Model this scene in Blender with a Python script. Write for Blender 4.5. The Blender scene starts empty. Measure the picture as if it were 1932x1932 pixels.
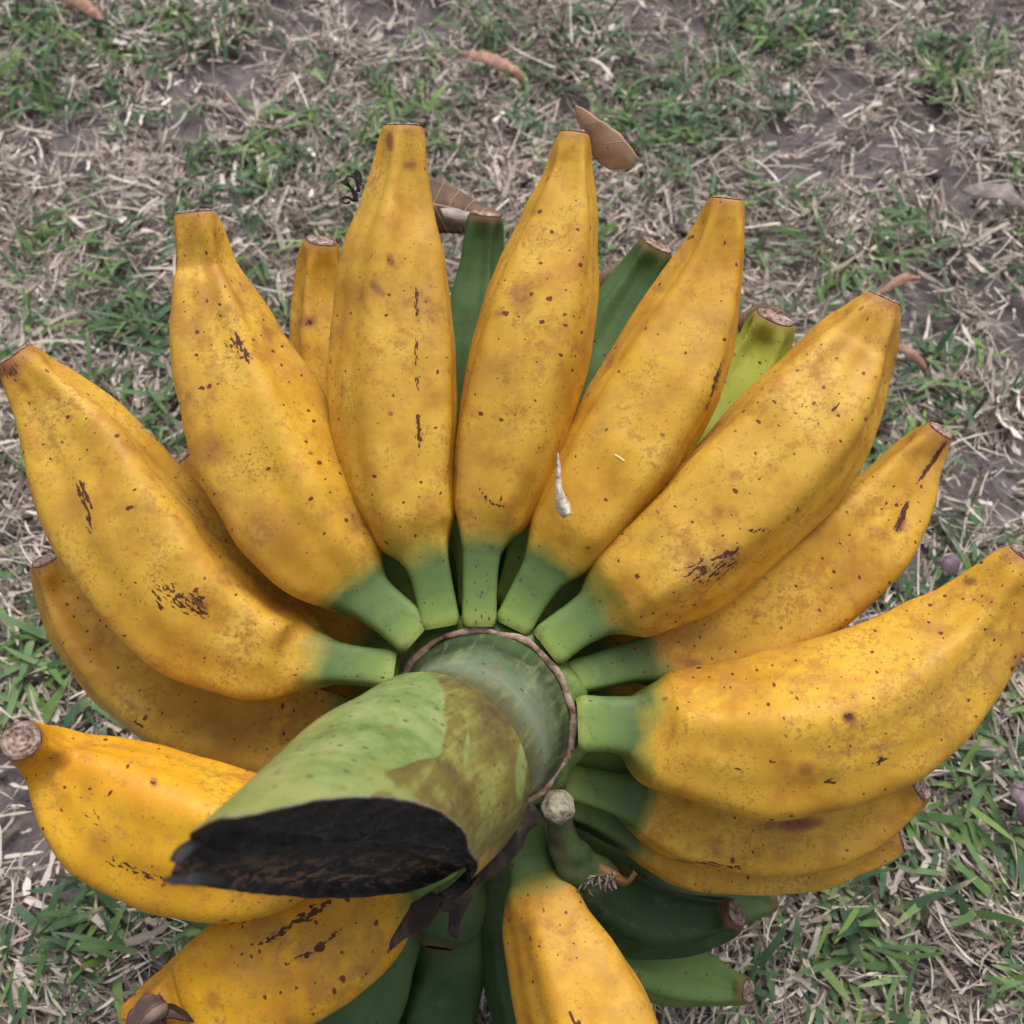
import bpy, math, random
import numpy as np
from mathutils import Vector

random.seed(7); RNG = np.random.default_rng(11)
SC = bpy.context.scene; COL = SC.collection
R = math.radians

# ------------------------------------------------------------------ camera
CAM_Z = 0.55; PITCH = 60.0; FOV = 52.0
cd = bpy.data.cameras.new('camera'); cam = bpy.data.objects.new('camera', cd); COL.objects.link(cam)
cam.location = (0, 0, CAM_Z); cam.rotation_euler = (R(90 - PITCH), 0, 0)
cd.sensor_width = 36; cd.angle = R(FOV); cd.clip_start = 0.01; cd.clip_end = 500
cd.dof.use_dof = True; cd.dof.focus_distance = 0.368; cd.dof.aperture_fstop = 17
SC.camera = cam
# ------------------------------------------------------------------ world and sun (bright overcast)
SUN_EL, SUN_AZ = 62, 20          # elevation, compass angle from +Y towards +X
w = bpy.data.worlds.new('World'); SC.world = w; w.use_nodes = True
wn = w.node_tree; bg = wn.nodes['Background']
sky = wn.nodes.new('ShaderNodeTexSky'); sky.sky_type = 'NISHITA'; sky.sun_disc = False
sky.sun_elevation = R(SUN_EL); sky.sun_rotation = R(SUN_AZ); sky.dust_density = 6; sky.air_density = 1.0; sky.ozone_density = 1
hs = wn.nodes.new('ShaderNodeHueSaturation'); hs.inputs['Saturation'].default_value = 0.42
wn.links.new(sky.outputs[0], hs.inputs['Color']); wn.links.new(hs.outputs[0], bg.inputs['Color'])
bg.inputs['Strength'].default_value = 0.12
sd = bpy.data.lights.new('sun', 'SUN'); so = bpy.data.objects.new('sun', sd); COL.objects.link(so)
sd.energy = 1.2; sd.angle = R(40); sd.color = (1, 0.97, 0.93)
so.rotation_euler = (R(90 - SUN_EL), 0, R(180 - SUN_AZ))
SC.view_settings.view_transform = 'Standard'; SC.view_settings.look = 'None'
SC.view_settings.exposure = 0.40; SC.view_settings.gamma = 1; SC.view_settings.use_curve_mapping = False
SC.cycles.max_bounces = 6; SC.cycles.diffuse_bounces = 3; SC.cycles.glossy_bounces = 2

# ------------------------------------------------------------------ measuring frame (photo units: 1932 wide)
T = math.tan(R(FOV / 2)); HV = 966.0
FW = np.array([0, math.cos(R(PITCH)), -math.sin(R(PITCH))]); UP = np.array([0, math.sin(R(PITCH)), math.cos(R(PITCH))]); RT = np.array([1., 0, 0])
C0 = np.array([0, 0, CAM_Z])
def at(x, y, d): return C0 + FW*d + RT*((x-HV)/HV*T*d) - UP*((y-HV)/HV*T*d)
def pix(P):
    Q = P - C0; d = Q @ FW
    return (Q @ RT)/(d*T)*HV + HV, HV - (Q @ UP)/(d*T)*HV, d
def ground(x, y, z=0.0):
    D = FW + RT*((x-HV)/HV*T) - UP*((y-HV)/HV*T)
    return C0 + D*((z-CAM_Z)/D[2])
def mpp(d): return T*d/HV            # metres per photo unit at depth d

# ------------------------------------------------------------------ material helpers
def mat(name):
    m = bpy.data.materials.new(name); m.use_nodes = True
    return m, m.node_tree, m.node_tree.nodes['Principled BSDF']
def N(t, typ, **kw):
    n = t.nodes.new(typ)
    for k, v in kw.items():
        if k in n.inputs.keys() if hasattr(n.inputs, 'keys') else False: n.inputs[k].default_value = v
        else: setattr(n, k, v)
    return n
def L(t, a, b): t.links.new(a, b)
def attr(t, name):
    n = t.nodes.new('ShaderNodeAttribute'); n.attribute_name = name; return n
def mix(t, fac, a, b, mode='MIX'):
    n = t.nodes.new('ShaderNodeMix'); n.data_type = 'RGBA'; n.blend_type = mode
    for s, v in ((0, fac), (6, a), (7, b)):
        if isinstance(v, (int, float)): n.inputs[s].default_value = v
        elif isinstance(v, tuple): n.inputs[s].default_value = (*v, 1)
        else: L(t, v, n.inputs[s])
    return n.outputs[2]
def mth(t, op, a, b=0.0, c=0.0, clamp=False):
    n = t.nodes.new('ShaderNodeMath'); n.operation = op; n.use_clamp = clamp
    for i, v in enumerate((a, b, c)):
        if isinstance(v, (int, float)): n.inputs[i].default_value = v
        else: L(t, v, n.inputs[i])
    return n.outputs[0]
def sstep(t, v, a, b):
    n = t.nodes.new('ShaderNodeMapRange'); n.interpolation_type = 'SMOOTHSTEP'
    L(t, v, n.inputs[0]); n.inputs[1].default_value = a; n.inputs[2].default_value = b
    n.inputs[3].default_value = 0; n.inputs[4].default_value = 1; return n.outputs[0]
def noise(t, vec, scale, detail=3, rough=0.55, dist=0.0):
    n = t.nodes.new('ShaderNodeTexNoise'); n.inputs['Scale'].default_value = scale; n.inputs['Detail'].default_value = detail
    n.inputs['Roughness'].default_value = rough; n.inputs['Distortion'].default_value = dist
    if vec is not None: L(t, vec, n.inputs['Vector'])
    return n.outputs[0]
def ramp(t, v, stops):
    n = t.nodes.new('ShaderNodeValToRGB'); e = n.color_ramp.elements
    while len(e) < len(stops): e.new(0.5)
    for i, (p, c) in enumerate(stops): e[i].position = p; e[i].color = (*c, 1)
    L(t, v, n.inputs[0]); return n.outputs[0]
def bump(t, h, strength, dist, bs, prev=None):
    n = t.nodes.new('ShaderNodeBump'); n.inputs['Strength'].default_value = strength; n.inputs['Distance'].default_value = dist
    L(t, h, n.inputs['Height'])
    if prev is not None: L(t, prev, n.inputs['Normal'])
    L(t, n.outputs[0], bs.inputs['Normal']); return n.outputs[0]
def seeded(t):
    tc = t.nodes.new('ShaderNodeTexCoord'); s = attr(t, 'seed')
    v = t.nodes.new('ShaderNodeVectorMath'); v.operation = 'ADD'; L(t, tc.outputs['Object'], v.inputs[0]); L(t, s.outputs['Vector'], v.inputs[1])
    return v.outputs[0]

# ------------------------------------------------------------------ banana skin
def skin_material():
    m, t, b = mat('banana_skin'); P = seeded(t)
    uv = t.nodes.new('ShaderNodeUVMap'); uv.uv_map = 'skin'
    sep = t.nodes.new('ShaderNodeSeparateXYZ'); L(t, uv.outputs[0], sep.inputs[0])
    ripe, neck, smg, flk, gt, edge = [attr(t, k).outputs['Fac'] for k in ('ripe', 'neck', 'smudge', 'fleck', 'gtone', 'edge')]; tone = attr(t, 'tone').outputs['Fac']
    n1 = noise(t, P, 38, 4, .6); n2 = noise(t, P, 130, 4, .65); n3 = noise(t, P, 420, 3, .6); n4 = noise(t, P, 16, 2, .5)
    yel = ramp(t, n1, [(.32, (.45, .225, .026)), (.43, (.57, .325, .038)), (.56, (.655, .405, .052)), (.68, (.71, .465, .088))])
    yel = mix(t, tone, yel, ramp(t, n1, [(.32, (.62, .265, .012)), (.5, (.74, .375, .016)), (.68, (.79, .44, .026))]))
    # pale to tan scuffing made of small flecks
    f = sstep(t, mth(t, 'ADD', mth(t, 'MULTIPLY', n2, .62), mth(t, 'MULTIPLY', n4, .5)), .56, .70)
    yel = mix(t, mth(t, 'MULTIPLY', f, .72), yel, (.44, .20, .032))
    f = sstep(t, mth(t, 'ADD', mth(t, 'MULTIPLY', n3, .6), mth(t, 'MULTIPLY', n1, .45)), .57, .66)
    yel = mix(t, mth(t, 'MULTIPLY', f, .5), yel, (.38, .155, .028))
    n5 = noise(t, P, 900, 2, .6)
    f = mth(t, 'MULTIPLY', sstep(t, n5, .54, .66), sstep(t, mth(t, 'ADD', mth(t, 'MULTIPLY', n2, .6), mth(t, 'MULTIPLY', n1, .4)), .44, .60))
    yel = mix(t, mth(t, 'MULTIPLY', f, .7), yel, (.34, .145, .03))
    # flat tan patches with definite outlines
    f = sstep(t, noise(t, P, 75, 5, .62, .3), .58, .66)
    yel = mix(t, mth(t, 'MULTIPLY', f, .45), yel, (.50, .215, .035))
    # amber, redder zone down in the shoulders and along the flanks
    yel = mix(t, mth(t, 'MULTIPLY', mth(t, 'MULTIPLY', edge, sstep(t, n2, .3, .62)), .55), yel, (.50, .22, .025))
    cl = noise(t, P, 30, 5, .68)
    yel = mix(t, mth(t, 'MULTIPLY', sstep(t, cl, .50, .62), .50), yel, (.45, .235, .045))
    yel = mix(t, mth(t, 'MULTIPLY', mth(t, 'MULTIPLY', sstep(t, cl, .60, .68), sstep(t, n2, .40, .58)), .6), yel, (.27, .125, .035))
    # unripe skin
    gn = mth(t, 'ADD', gt, mth(t, 'MULTIPLY', mth(t, 'SUBTRACT', n1, .5), .5))
    grn = ramp(t, gn, [(0., (.022, .058, .016)), (.35, (.058, .118, .038)), (.6, (.125, .215, .055)), (.8, (.26, .34, .05)), (1., (.42, .44, .06))])
    grn = mix(t, mth(t, 'MULTIPLY', sstep(t, n2, .5, .68), .28), grn, (.10, .15, .07))
    rp = mth(t, 'ADD', mth(t, 'ADD', ripe, mth(t, 'MULTIPLY', mth(t, 'SUBTRACT', n2, .5), .45)), mth(t, 'MULTIPLY', mth(t, 'SUBTRACT', n1, .5), .9))
    rp = sstep(t, rp, .18, .68)
    mid = mth(t, 'MULTIPLY', mth(t, 'MULTIPLY', rp, mth(t, 'SUBTRACT', 1., rp)), 3.6)
    colr = mix(t, rp, grn, yel)
    colr = mix(t, mth(t, 'MULTIPLY', mid, .7), colr, (.27, .265, .045))
    # stem: yellow-green at the crown, blue-green next to the fruit
    st = ramp(t, neck, [(0., (.29, .36, .085)), (.22, (.165, .255, .062)), (.6, (.105, .180, .050)), (1., (.085, .135, .040))])
    isst = sstep(t, mth(t, 'SUBTRACT', 1., ripe), .55, .9)
    stmask = mth(t, 'MULTIPLY', isst, attr(t, 'stemmask').outputs['Fac'])
    st = mix(t, mth(t, 'MULTIPLY', sstep(t, n2, .48, .66), .5), st, (.085, .135, .055))
    colr = mix(t, stmask, colr, st)
    # dots
    def dots(scale, lo, hi, keep, col_, strength, cin):
        mp = t.nodes.new('ShaderNodeVectorMath'); mp.operation = 'ADD'
        L(t, uv.outputs[0], mp.inputs[0]); 
        wob = t.nodes.new('ShaderNodeTexNoise'); wob.inputs['Scale'].default_value = 500; L(t, P, wob.inputs['Vector'])
        sc = t.nodes.new('ShaderNodeVectorMath'); sc.operation = 'SCALE'; sc.inputs['Scale'].default_value = .0012; L(t, wob.outputs['Color'], sc.inputs[0])
        L(t, sc.outputs[0], mp.inputs[1])
        v = t.nodes.new('ShaderNodeTexVoronoi'); v.voronoi_dimensions = '2D'; v.inputs['Scale'].default_value = scale; L(t, mp.outputs[0], v.inputs['Vector'])
        s2 = t.nodes.new('ShaderNodeSeparateColor'); L(t, v.outputs['Color'], s2.inputs[0])
        size = mth(t, 'MULTIPLY_ADD', mth(t, 'POWER', s2.outputs[1], 3.), hi-lo, lo)
        d = mth(t, 'LESS_THAN', v.outputs['Distance'], size)
        soft = sstep(t, mth(t, 'DIVIDE', v.outputs['Distance'], size), 1.25, .75)
        k = mth(t, 'MULTIPLY', soft, mth(t, 'LESS_THAN', s2.outputs[0], keep))
        return mix(t, mth(t, 'MULTIPLY', k, strength), cin, col_), k
    dens = mth(t, 'MULTIPLY_ADD', n4, .9, .1)
    colr, k1 = dots(260, .045, .10, dens, (.26, .085, .03), .6, colr)
    colr, k2 = dots(150, .045, .125, mth(t, 'MULTIPLY', sstep(t, n4, .36, .62), .95), (.125, .020, .022), .92, colr)
    colr, k3 = dots(45, .012, .05, .35, (.19, .05, .03), .7, colr)
    # placed bruises: soft smudges and hard flecks
    nz = mth(t, 'ADD', mth(t, 'MULTIPLY', n2, .6), mth(t, 'MULTIPLY', n1, .4))
    s = sstep(t, mth(t, 'ADD', mth(t, 'ADD', smg, mth(t, 'MULTIPLY', flk, .33)), mth(t, 'MULTIPLY', mth(t, 'SUBTRACT', nz, .5), .9)), .12, .95)
    colr = mix(t, mth(t, 'MULTIPLY', s, .80), colr, (.20, .062, .035))
    fv = t.nodes.new('ShaderNodeCombineXYZ'); L(t, mth(t, 'MULTIPLY', sep.outputs[0], 420), fv.inputs[0]); L(t, mth(t, 'MULTIPLY', sep.outputs[1], 1150), fv.inputs[1])
    fn = t.nodes.new('ShaderNodeTexNoise'); fn.inputs['Scale'].default_value = 1; fn.inputs['Detail'].default_value = 3; L(t, fv.outputs[0], fn.inputs['Vector'])
    k = sstep(t, mth(t, 'ADD', mth(t, 'MULTIPLY', flk, .42), fn.outputs[0]), .80, .85)
    colr = mix(t, mth(t, 'MULTIPLY', k, .93), colr, (.062, .016, .018))
    L(t, colr, b.inputs['Base Color'])
    rg = mth(t, 'MULTIPLY_ADD', n2, .25, .40); L(t, mth(t, 'ADD', rg, mth(t, 'MULTIPLY', k, .2)), b.inputs['Roughness'])
    b.inputs['Specular IOR Level'].default_value = .30
    h = mth(t, 'ADD', mth(t, 'MULTIPLY', n3, .25), mth(t, 'MULTIPLY', n2, .8))
    h = mth(t, 'SUBTRACT', h, mth(t, 'MULTIPLY', mth(t, 'MAXIMUM', k, k2), .35))
    bump(t, h, .35, .0006, b)
    return m
SKIN = skin_material()

def scar_material(name, stops, sc=300):
    m, t, b = mat(name); P = seeded(t)
    n = noise(t, P, sc, 5, .7); r = attr(t, 'radial').outputs['Fac']
    wv = mth(t, 'SINE', mth(t, 'MULTIPLY', mth(t, 'ADD', r, mth(t, 'MULTIPLY', n, .35)), 22))
    v = mth(t, 'ADD', n, mth(t, 'MULTIPLY', wv, .05))
    c = ramp(t, v, stops)
    c = mix(t, sstep(t, mth(t, 'ADD', r, mth(t, 'MULTIPLY', n, .25)), 1.06, 1.13), c, (.04, .022, .03))
    L(t, c, b.inputs['Base Color']); b.inputs['Roughness'].default_value = .85; b.inputs['Specular IOR Level'].default_value = .2
    bump(t, v, .8, .0012, b); return m
SCAR = scar_material('dry_tip', [(.32, (.07, .04, .035)), (.44, (.20, .13, .105)), (.56, (.36, .26, .215)), (.72, (.56, .45, .39))])

def simple(name, stops, scale, rough=.7, bs=.5, bd=.001, stretch=None, spec=.3, detail=5):
    m, t, b = mat(name); P = seeded(t)
    if stretch:
        uv = t.nodes.new('ShaderNodeUVMap'); uv.uv_map = 'skin'
        mp = t.nodes.new('ShaderNodeMapping'); mp.inputs['Scale'].default_value = stretch; L(t, uv.outputs[0], mp.inputs[0])
        ad = t.nodes.new('ShaderNodeVectorMath'); ad.operation = 'ADD'; L(t, mp.outputs[0], ad.inputs[0]); L(t, attr(t, 'seed').outputs['Vector'], ad.inputs[1]); P2 = ad.outputs[0]
        n = mth(t, 'ADD', mth(t, 'MULTIPLY', noise(t, P2, scale, detail, .6), .6), mth(t, 'MULTIPLY', noise(t, P, 120, 4, .6), .4))
    else: n = noise(t, P, scale, detail, .6)
    L(t, ramp(t, n, stops), b.inputs['Base Color']); b.inputs['Roughness'].default_value = rough; b.inputs['Specular IOR Level'].default_value = spec
    bump(t, n, bs, bd, b); return m

# ------------------------------------------------------------------ mesh helpers
ROOT = None; RL = np.zeros(3)
def mesh_obj(name, V, F, material, parent=None, attrs=None, uv=None, normals=None, smooth=True, off=None):
    me = bpy.data.meshes.new(name)
    V = np.asarray(V, float) - (RL if off is None else off)
    F = [tuple(f) for f in F] if not isinstance(F, np.ndarray) else F
    if isinstance(F, np.ndarray):
        nf, k = F.shape
        me.vertices.add(len(V)); me.vertices.foreach_set('co', V.ravel().astype(np.float32))
        me.loops.add(nf*k); me.loops.foreach_set('vertex_index', F.ravel().astype(np.int32))
        me.polygons.add(nf); me.polygons.foreach_set('loop_start', np.arange(0, nf*k, k, dtype=np.int32)); me.polygons.foreach_set('loop_total', np.full(nf, k, np.int32))
        me.update(calc_edges=True)
    else: me.from_pydata([tuple(v) for v in V], [], F)
    if smooth: me.polygons.foreach_set('use_smooth', [True]*len(me.polygons))
    nl = len(me.loops); li = np.empty(nl, np.int32); me.loops.foreach_get('vertex_index', li)
    for k, a in (attrs or {}).items():
        a = np.asarray(a, np.float32)
        if a.ndim == 2:
            at_ = me.attributes.new(k, 'FLOAT_VECTOR', 'POINT'); at_.data.foreach_set('vector', a.ravel())
        else:
            at_ = me.attributes.new(k, 'FLOAT', 'POINT'); at_.data.foreach_set('value', a)
    if uv is not None:
        u = me.uv_layers.new(name='skin'); u.data.foreach_set('uv', np.asarray(uv, np.float32)[li].ravel())
    me.materials.append(material); me.validate(clean_customdata=False) if False else None
    if normals is not None: me.normals_split_custom_set_from_vertices([tuple(n) for n in normals])
    o = bpy.data.objects.new(name, me); COL.objects.link(o)
    if parent is not None: o.parent = parent
    return o
def gridfaces(nr, nc, wrap):
    i = np.arange(nr-1)[:, None]; j = np.arange(nc if wrap else nc-1)[None]
    j2 = (j+1) % nc
    return np.stack([i*nc+j, i*nc+j2, (i+1)*nc+j2, (i+1)*nc+j], -1).reshape(-1, 4)
def gridnormals(G, wrap):
    if wrap: dj = np.roll(G, -1, 1) - np.roll(G, 1, 1)
    else: dj = np.gradient(G, axis=1)
    di = np.gradient(G, axis=0); n = np.cross(dj, di); l = np.linalg.norm(n, axis=-1, keepdims=True); l[l < 1e-12] = 1
    return n/l
def pchip(x, y, xi):
    x = np.asarray(x, float); y = np.asarray(y, float); h = np.diff(x); d = np.diff(y)/h; m = np.zeros(len(x))
    for i in range(1, len(x)-1):
        if d[i-1]*d[i] > 0: m[i] = 2*d[i-1]*d[i]/(d[i-1]+d[i]) if True else 0
    m[0] = d[0]; m[-1] = d[-1]
    k = np.clip(np.searchsorted(x, xi)-1, 0, len(x)-2); t = (xi-x[k])/h[k]
    return y[k]*(1+2*t)*(1-t)**2 + h[k]*m[k]*t*(1-t)**2 + y[k+1]*t*t*(3-2*t) + h[k]*m[k+1]*t*t*(t-1)
def spline(P, n):       # centripetal-like Hermite through P
    P = np.asarray(P, float); s = np.r_[0, np.cumsum(np.linalg.norm(np.diff(P, axis=0), axis=1))]
    m = np.zeros_like(P); m[1:-1] = (P[2:]-P[:-2])/(s[2:]-s[:-2])[:, None]; m[0] = (P[1]-P[0])/(s[1]-s[0]); m[-1] = (P[-1]-P[-2])/(s[-1]-s[-2])
    m[0] = 1.5*m[0]-.5*m[1]; m[-1] = 1.5*m[-1]-.5*m[-2]
    si = np.linspace(0, s[-1], n); k = np.clip(np.searchsorted(s, si)-1, 0, len(s)-2); h = (s[k+1]-s[k]); t = ((si-s[k])/h)[:, None]; h = h[:, None]
    return P[k]*(1+2*t)*(1-t)**2 + h*m[k]*t*(1-t)**2 + P[k+1]*t*t*(3-2*t) + h*m[k+1]*t*t*(t-1), si, s
def vn(p, seed=0):       # smooth 3-D value noise
    p = np.asarray(p, float); i = np.floor(p).astype(np.int64); f = p-i; f = f*f*(3-2*f); r = 0
    for dx in (0, 1):
        for dy in (0, 1):
            for dz in (0, 1):
                q = (i[..., 0]+dx)*73856093 ^ (i[..., 1]+dy)*19349663 ^ (i[..., 2]+dz)*83492791 ^ (seed*2654435761 % 2**31)
                q = (q ^ (q >> 13))*1274126177 & 0x7fffffff; q = (q ^ (q >> 16)) & 0xffff
                r = r + (q/65535.)*np.where(dx, f[..., 0], 1-f[..., 0])*np.where(dy, f[..., 1], 1-f[..., 1])*np.where(dz, f[..., 2], 1-f[..., 2])
    return r*2-1

NB = [0]
def banana(ctrl, kneck, name='banana', parent=None, ripe=1.0, gtone=.35, marks=(), nth=72, ns=120, k=5, th0=0.3, amp=.035, label=None, tipr=.84,
           edge=0.0, flower=None, squash=.95, scar=True, tone=None):
    """ctrl: (x, y, half-width, depth) from the crown outwards; kneck = control index where fruit begins"""
    NB[0] += 1; sd = NB[0]
    P = np.array([at(x, y, d) for x, y, h, d in ctrl]); rad = np.array([h*mpp(d) for x, y, h, d in ctrl])
    Q, s, sc = spline(P, ns); r = pchip(sc, rad, s); Lt = s[-1]
    w_ = max(3, ns//18)|1; kr = np.hanning(w_+2)[1:-1]; kr /= kr.sum(); h_ = w_//2
    Qs = np.stack([np.convolve(np.pad(Q[:, i], h_, 'reflect', reflect_type='odd'), kr, 'valid') for i in range(3)], 1); Q = Qs; k3 = np.array([.25, .5, .25]); r = np.convolve(np.pad(r, 1, 'edge'), k3, 'valid')
    tg = np.gradient(Q, axis=0); tg /= np.linalg.norm(tg, axis=1)[:, None]
    vdir = C0 - Q; vdir /= np.linalg.norm(vdir, axis=1)[:, None]
    # frame: parallel transport from a view-facing start in the middle of the fruit
    e1 = np.zeros_like(Q); m0 = ns//2
    e1[m0] = np.cross(tg[m0], vdir[m0]); e1[m0] /= np.linalg.norm(e1[m0])
    for rng_ in (range(m0+1, ns), range(m0-1, -1, -1)):
        for i in rng_:
            p = e1[i-1] if i > m0 else e1[i+1]
            v = p - tg[i]*(p @ tg[i]); e1[i] = v/np.linalg.norm(v)
    e2 = np.cross(e1, tg)
    e2 *= np.sign((e2[m0]*vdir[m0]).sum())
    th = np.linspace(0, 2*np.pi, nth, endpoint=False)
    sn = sc[kneck]; fr = np.clip((s-sn)/(Lt-sn), 0, 1)              # 0 on the stem .. 1 tip
    bodyw = np.clip((s-sn*.85)/(sn*.15+.012), 0, 1)
    amp = min(.12, amp*1.75); ang = th[None]-th0-fr[:, None]*.25
    am = amp*(1+.9*np.clip((fr-.55)/.35, 0, 1))*np.clip((1-fr)/.07, .12, 1)
    poly = 1+am[:, None]*np.cos(k*ang)+am[:, None]*.28*np.cos(2*k*ang)+am[:, None]*.5*np.cos(2*ang+1.3*sd)
    sq = 1/(np.abs(np.cos(th))**4.5+np.abs(np.sin(th))**4.5)**(1/4.5); sq = sq[None]  # squarish stem
    shape = poly*bodyw[:, None]+(sq*np.ones((ns, 1)))*(1-bodyw[:, None])
    latmax = np.abs(shape*np.sin(th)[None]).max(1)
    shape = shape/latmax[:, None]
    depthf = (squash*bodyw+.72*(1-bodyw))[:, None]
    # rounded butt at the crown, rounded lip at the tip
    rr = r.copy(); rr *= np.minimum(1, .80+.20*np.clip(s/.003, 0, 1)**.5)
    tipc = np.clip((Lt-s)/.006, 0, 1); rr *= tipr+(1-tipr)*np.sqrt(1-(1-tipc)**2)
    G = Q[:, None]+rr[:, None, None]*shape[..., None]*(np.sin(th)[None, :, None]*e1[:, None]+depthf[..., None]*np.cos(th)[None, :, None]*e2[:, None])
    nrm = gridnormals(G, True)
    ctrd = G-Q[:, None]
    if (nrm*ctrd).sum() < 0: nrm = -nrm; flip = True
    else: flip = False
    lump = vn(G*55+sd*7.3, sd)*.00085+vn(G*120+sd*3.3, sd+50)*.00028
    G = G+nrm*(lump*np.clip(bodyw, .15, 1)[:, None])[..., None]
    nrm = gridnormals(G, True)*(-1 if flip else 1)
    # attributes
    px, py, _ = pix(G.reshape(-1, 3)); S = np.repeat(s, nth); FR = np.repeat(fr, nth); TH = np.tile(th, ns)
    U = S; W = np.tile(th, ns)*rad[kneck:].mean()*1.0
    if ripe < 1: rp = np.full(len(px), ripe)
    rp = np.clip((S-sn)/(.015+.012*((sd*.618) % 1))+.50, 0, 1)*ripe
    nk = np.clip(S/sn, 0, 1)
    stem_m = 1-np.clip((S-sn)/.012, 0, 1)
    smg = np.zeros(len(px)); fl = np.zeros(len(px))
    view = C0-G.reshape(-1, 3); facing = ((nrm.reshape(-1, 3)*view).sum(1) > 0)
    for mk in marks:
        kind, x, y, a, b_, ang_ = mk[:6]; st = mk[6] if len(mk) > 6 else 1.
        ca, sa = math.cos(R(ang_)), math.sin(R(ang_)); dx, dy = px-x, py-y
        u_ = (dx*ca+dy*sa)/a; v_ = (-dx*sa+dy*ca)/b_; g = np.exp(-(u_**4+v_**2)*1.2)*facing*st
        if kind == 's': smg = np.maximum(smg, g)
        else: fl = np.maximum(fl, g)
    Gf = G.reshape(-1, 3); rg = np.random.default_rng(sd*17+3)
    for q in range(13 if ripe > .5 else 5):
        ci = Gf[int((ks0+(.06+.86*rg.random())*(ns-ks0)))*nth+rg.integers(nth)] if False else Gf[min(ns-1, int(ns*(.30+.66*rg.random())))*nth+rg.integers(nth)]
        rr_ = rg.gamma(2.2, .0011)+.0008; d2 = ((Gf-ci)**2).sum(1); g = np.exp(-(d2/rr_**2)**1.5)
        if q % 6 == 0: fl = np.maximum(fl, g*rg.uniform(.35, .62))
        else: smg = np.maximum(smg, g*rg.uniform(.25, .75))
    tipd = np.exp(-((Lt-S)/.0045)**2)*.62
    smg = np.maximum(smg, tipd)
    ridge = (np.clip(np.cos(k*np.broadcast_to(ang, (ns, nth)).ravel()), 0, 1)**10)*.45
    edg = np.clip(edge+.4*np.exp(-((S-sn-.004)/.01)**2)+.15*np.abs(np.sin(TH))**6+ridge+.5*np.exp(-((Lt-S)/.02)**2), 0, 1)*(FR > 0)
    seed = np.tile(np.array([sd*1.37 % 5, sd*2.11 % 7, sd*.77 % 3]), (len(px), 1))
    A = dict(ripe=rp, neck=nk, smudge=smg, fleck=fl, gtone=np.full(len(px), gtone), tone=np.full(len(px), tone if tone is not None else .05+.3*((sd*.37) % 1)), edge=edg, seed=seed, stemmask=stem_m)
    uvs = np.stack([U+sd*.317, W+sd*.171], 1)
    ks = int(np.searchsorted(s, sn))
    V = G.reshape(-1, 3); NN = nrm.reshape(-1, 3)
    def piece(a, b_, nm, par):
        sl = slice(a*nth, b_*nth); F = gridfaces(b_-a, nth, True)
        if flip: F = F[:, ::-1]
        return mesh_obj(nm, V[sl], F.copy(), SKIN, par, {q: v[sl] for q, v in A.items()}, uvs[sl], NN[sl])
    body = piece(ks, ns, name, parent)
    if label: body['label'] = label
    piece(0, ks+1, 'fruit_stem', body)
    # dry tip scar: domed, ragged disc set in the lip
    if scar:
        rim = G[-1]; c = rim.mean(0); t_ = tg[-1]; nr = 9; rows = []; rad_ = []
        for i, q in enumerate(np.linspace(1.0, 0.0, nr)):
            hgt = (.0004*(1-q**2)+.0004*(1 if .55 < q < .9 else 0)-.0009*math.exp(-(q/.3)**2)+.0002)
            ring = c+(rim-c)*q+t_*hgt; ring = ring+t_*(vn(ring*900+sd, sd+9)*.0005)[:, None]*(1 if q < .98 else .2)
            rows.append(ring); rad_ += [q]*nth
        GG = np.array(rows); F = gridfaces(nr, nth, True)
        if flip: F = F[:, ::-1]
        mesh_obj('tip_scar', GG.reshape(-1, 3), F.copy(), SCAR, body, dict(radial=rad_, seed=np.tile(seed[0], (nr*nth, 1))))
    return body

def tube(name, ctrl, material, parent, nth=24, ns=40, world=False, attrs=True, noise_amp=0.0, nscale=300, flat=1.0, smooth=True, radii=None):
    if world: P = np.array(ctrl, float); rad = np.array(radii, float)
    else: P = np.array([at(x, y, d) for x, y, h, d in ctrl]); rad = np.array([h*mpp(d) for x, y, h, d in ctrl])
    Q, s, sc = spline(P, ns); r = pchip(sc, rad, s)
    tg = np.gradient(Q, axis=0); tg /= np.linalg.norm(tg, axis=1)[:, None]
    v = C0-Q; e1 = np.cross(tg, v); e1 /= np.linalg.norm(e1, axis=1)[:, None]; e2 = np.cross(e1, tg)
    th = np.linspace(0, 2*np.pi, nth, endpoint=False)
    G = Q[:, None]+r[:, None, None]*(np.sin(th)[None, :, None]*e1[:, None]+flat*np.cos(th)[None, :, None]*e2[:, None])
    if noise_amp: G = G+(G-Q[:, None])/np.maximum(r, 1e-6)[:, None, None]*(vn(G*nscale, 3)*noise_amp)[..., None]
    V = np.vstack([G.reshape(-1, 3), Q[0], Q[-1]]); n0 = ns*nth
    F = [tuple(f) for f in gridfaces(ns, nth, True)]
    F += [(n0, (j+1) % nth, j) for j in range(nth)]+[(n0+1, n0-nth+j, n0-nth+(j+1) % nth) for j in range(nth)]
    seed = np.tile(RNG.random(3)*5, (len(V), 1))
    uv = np.vstack([np.stack([np.repeat(s, nth), np.tile(th, ns)*rad.mean()], 1), [[0, 0], [s[-1], 0]]])
    return mesh_obj(name, V, F, material, parent, dict(seed=seed, radial=np.r_[np.zeros(n0), 0, 0]), uv, smooth=smooth)

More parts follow.
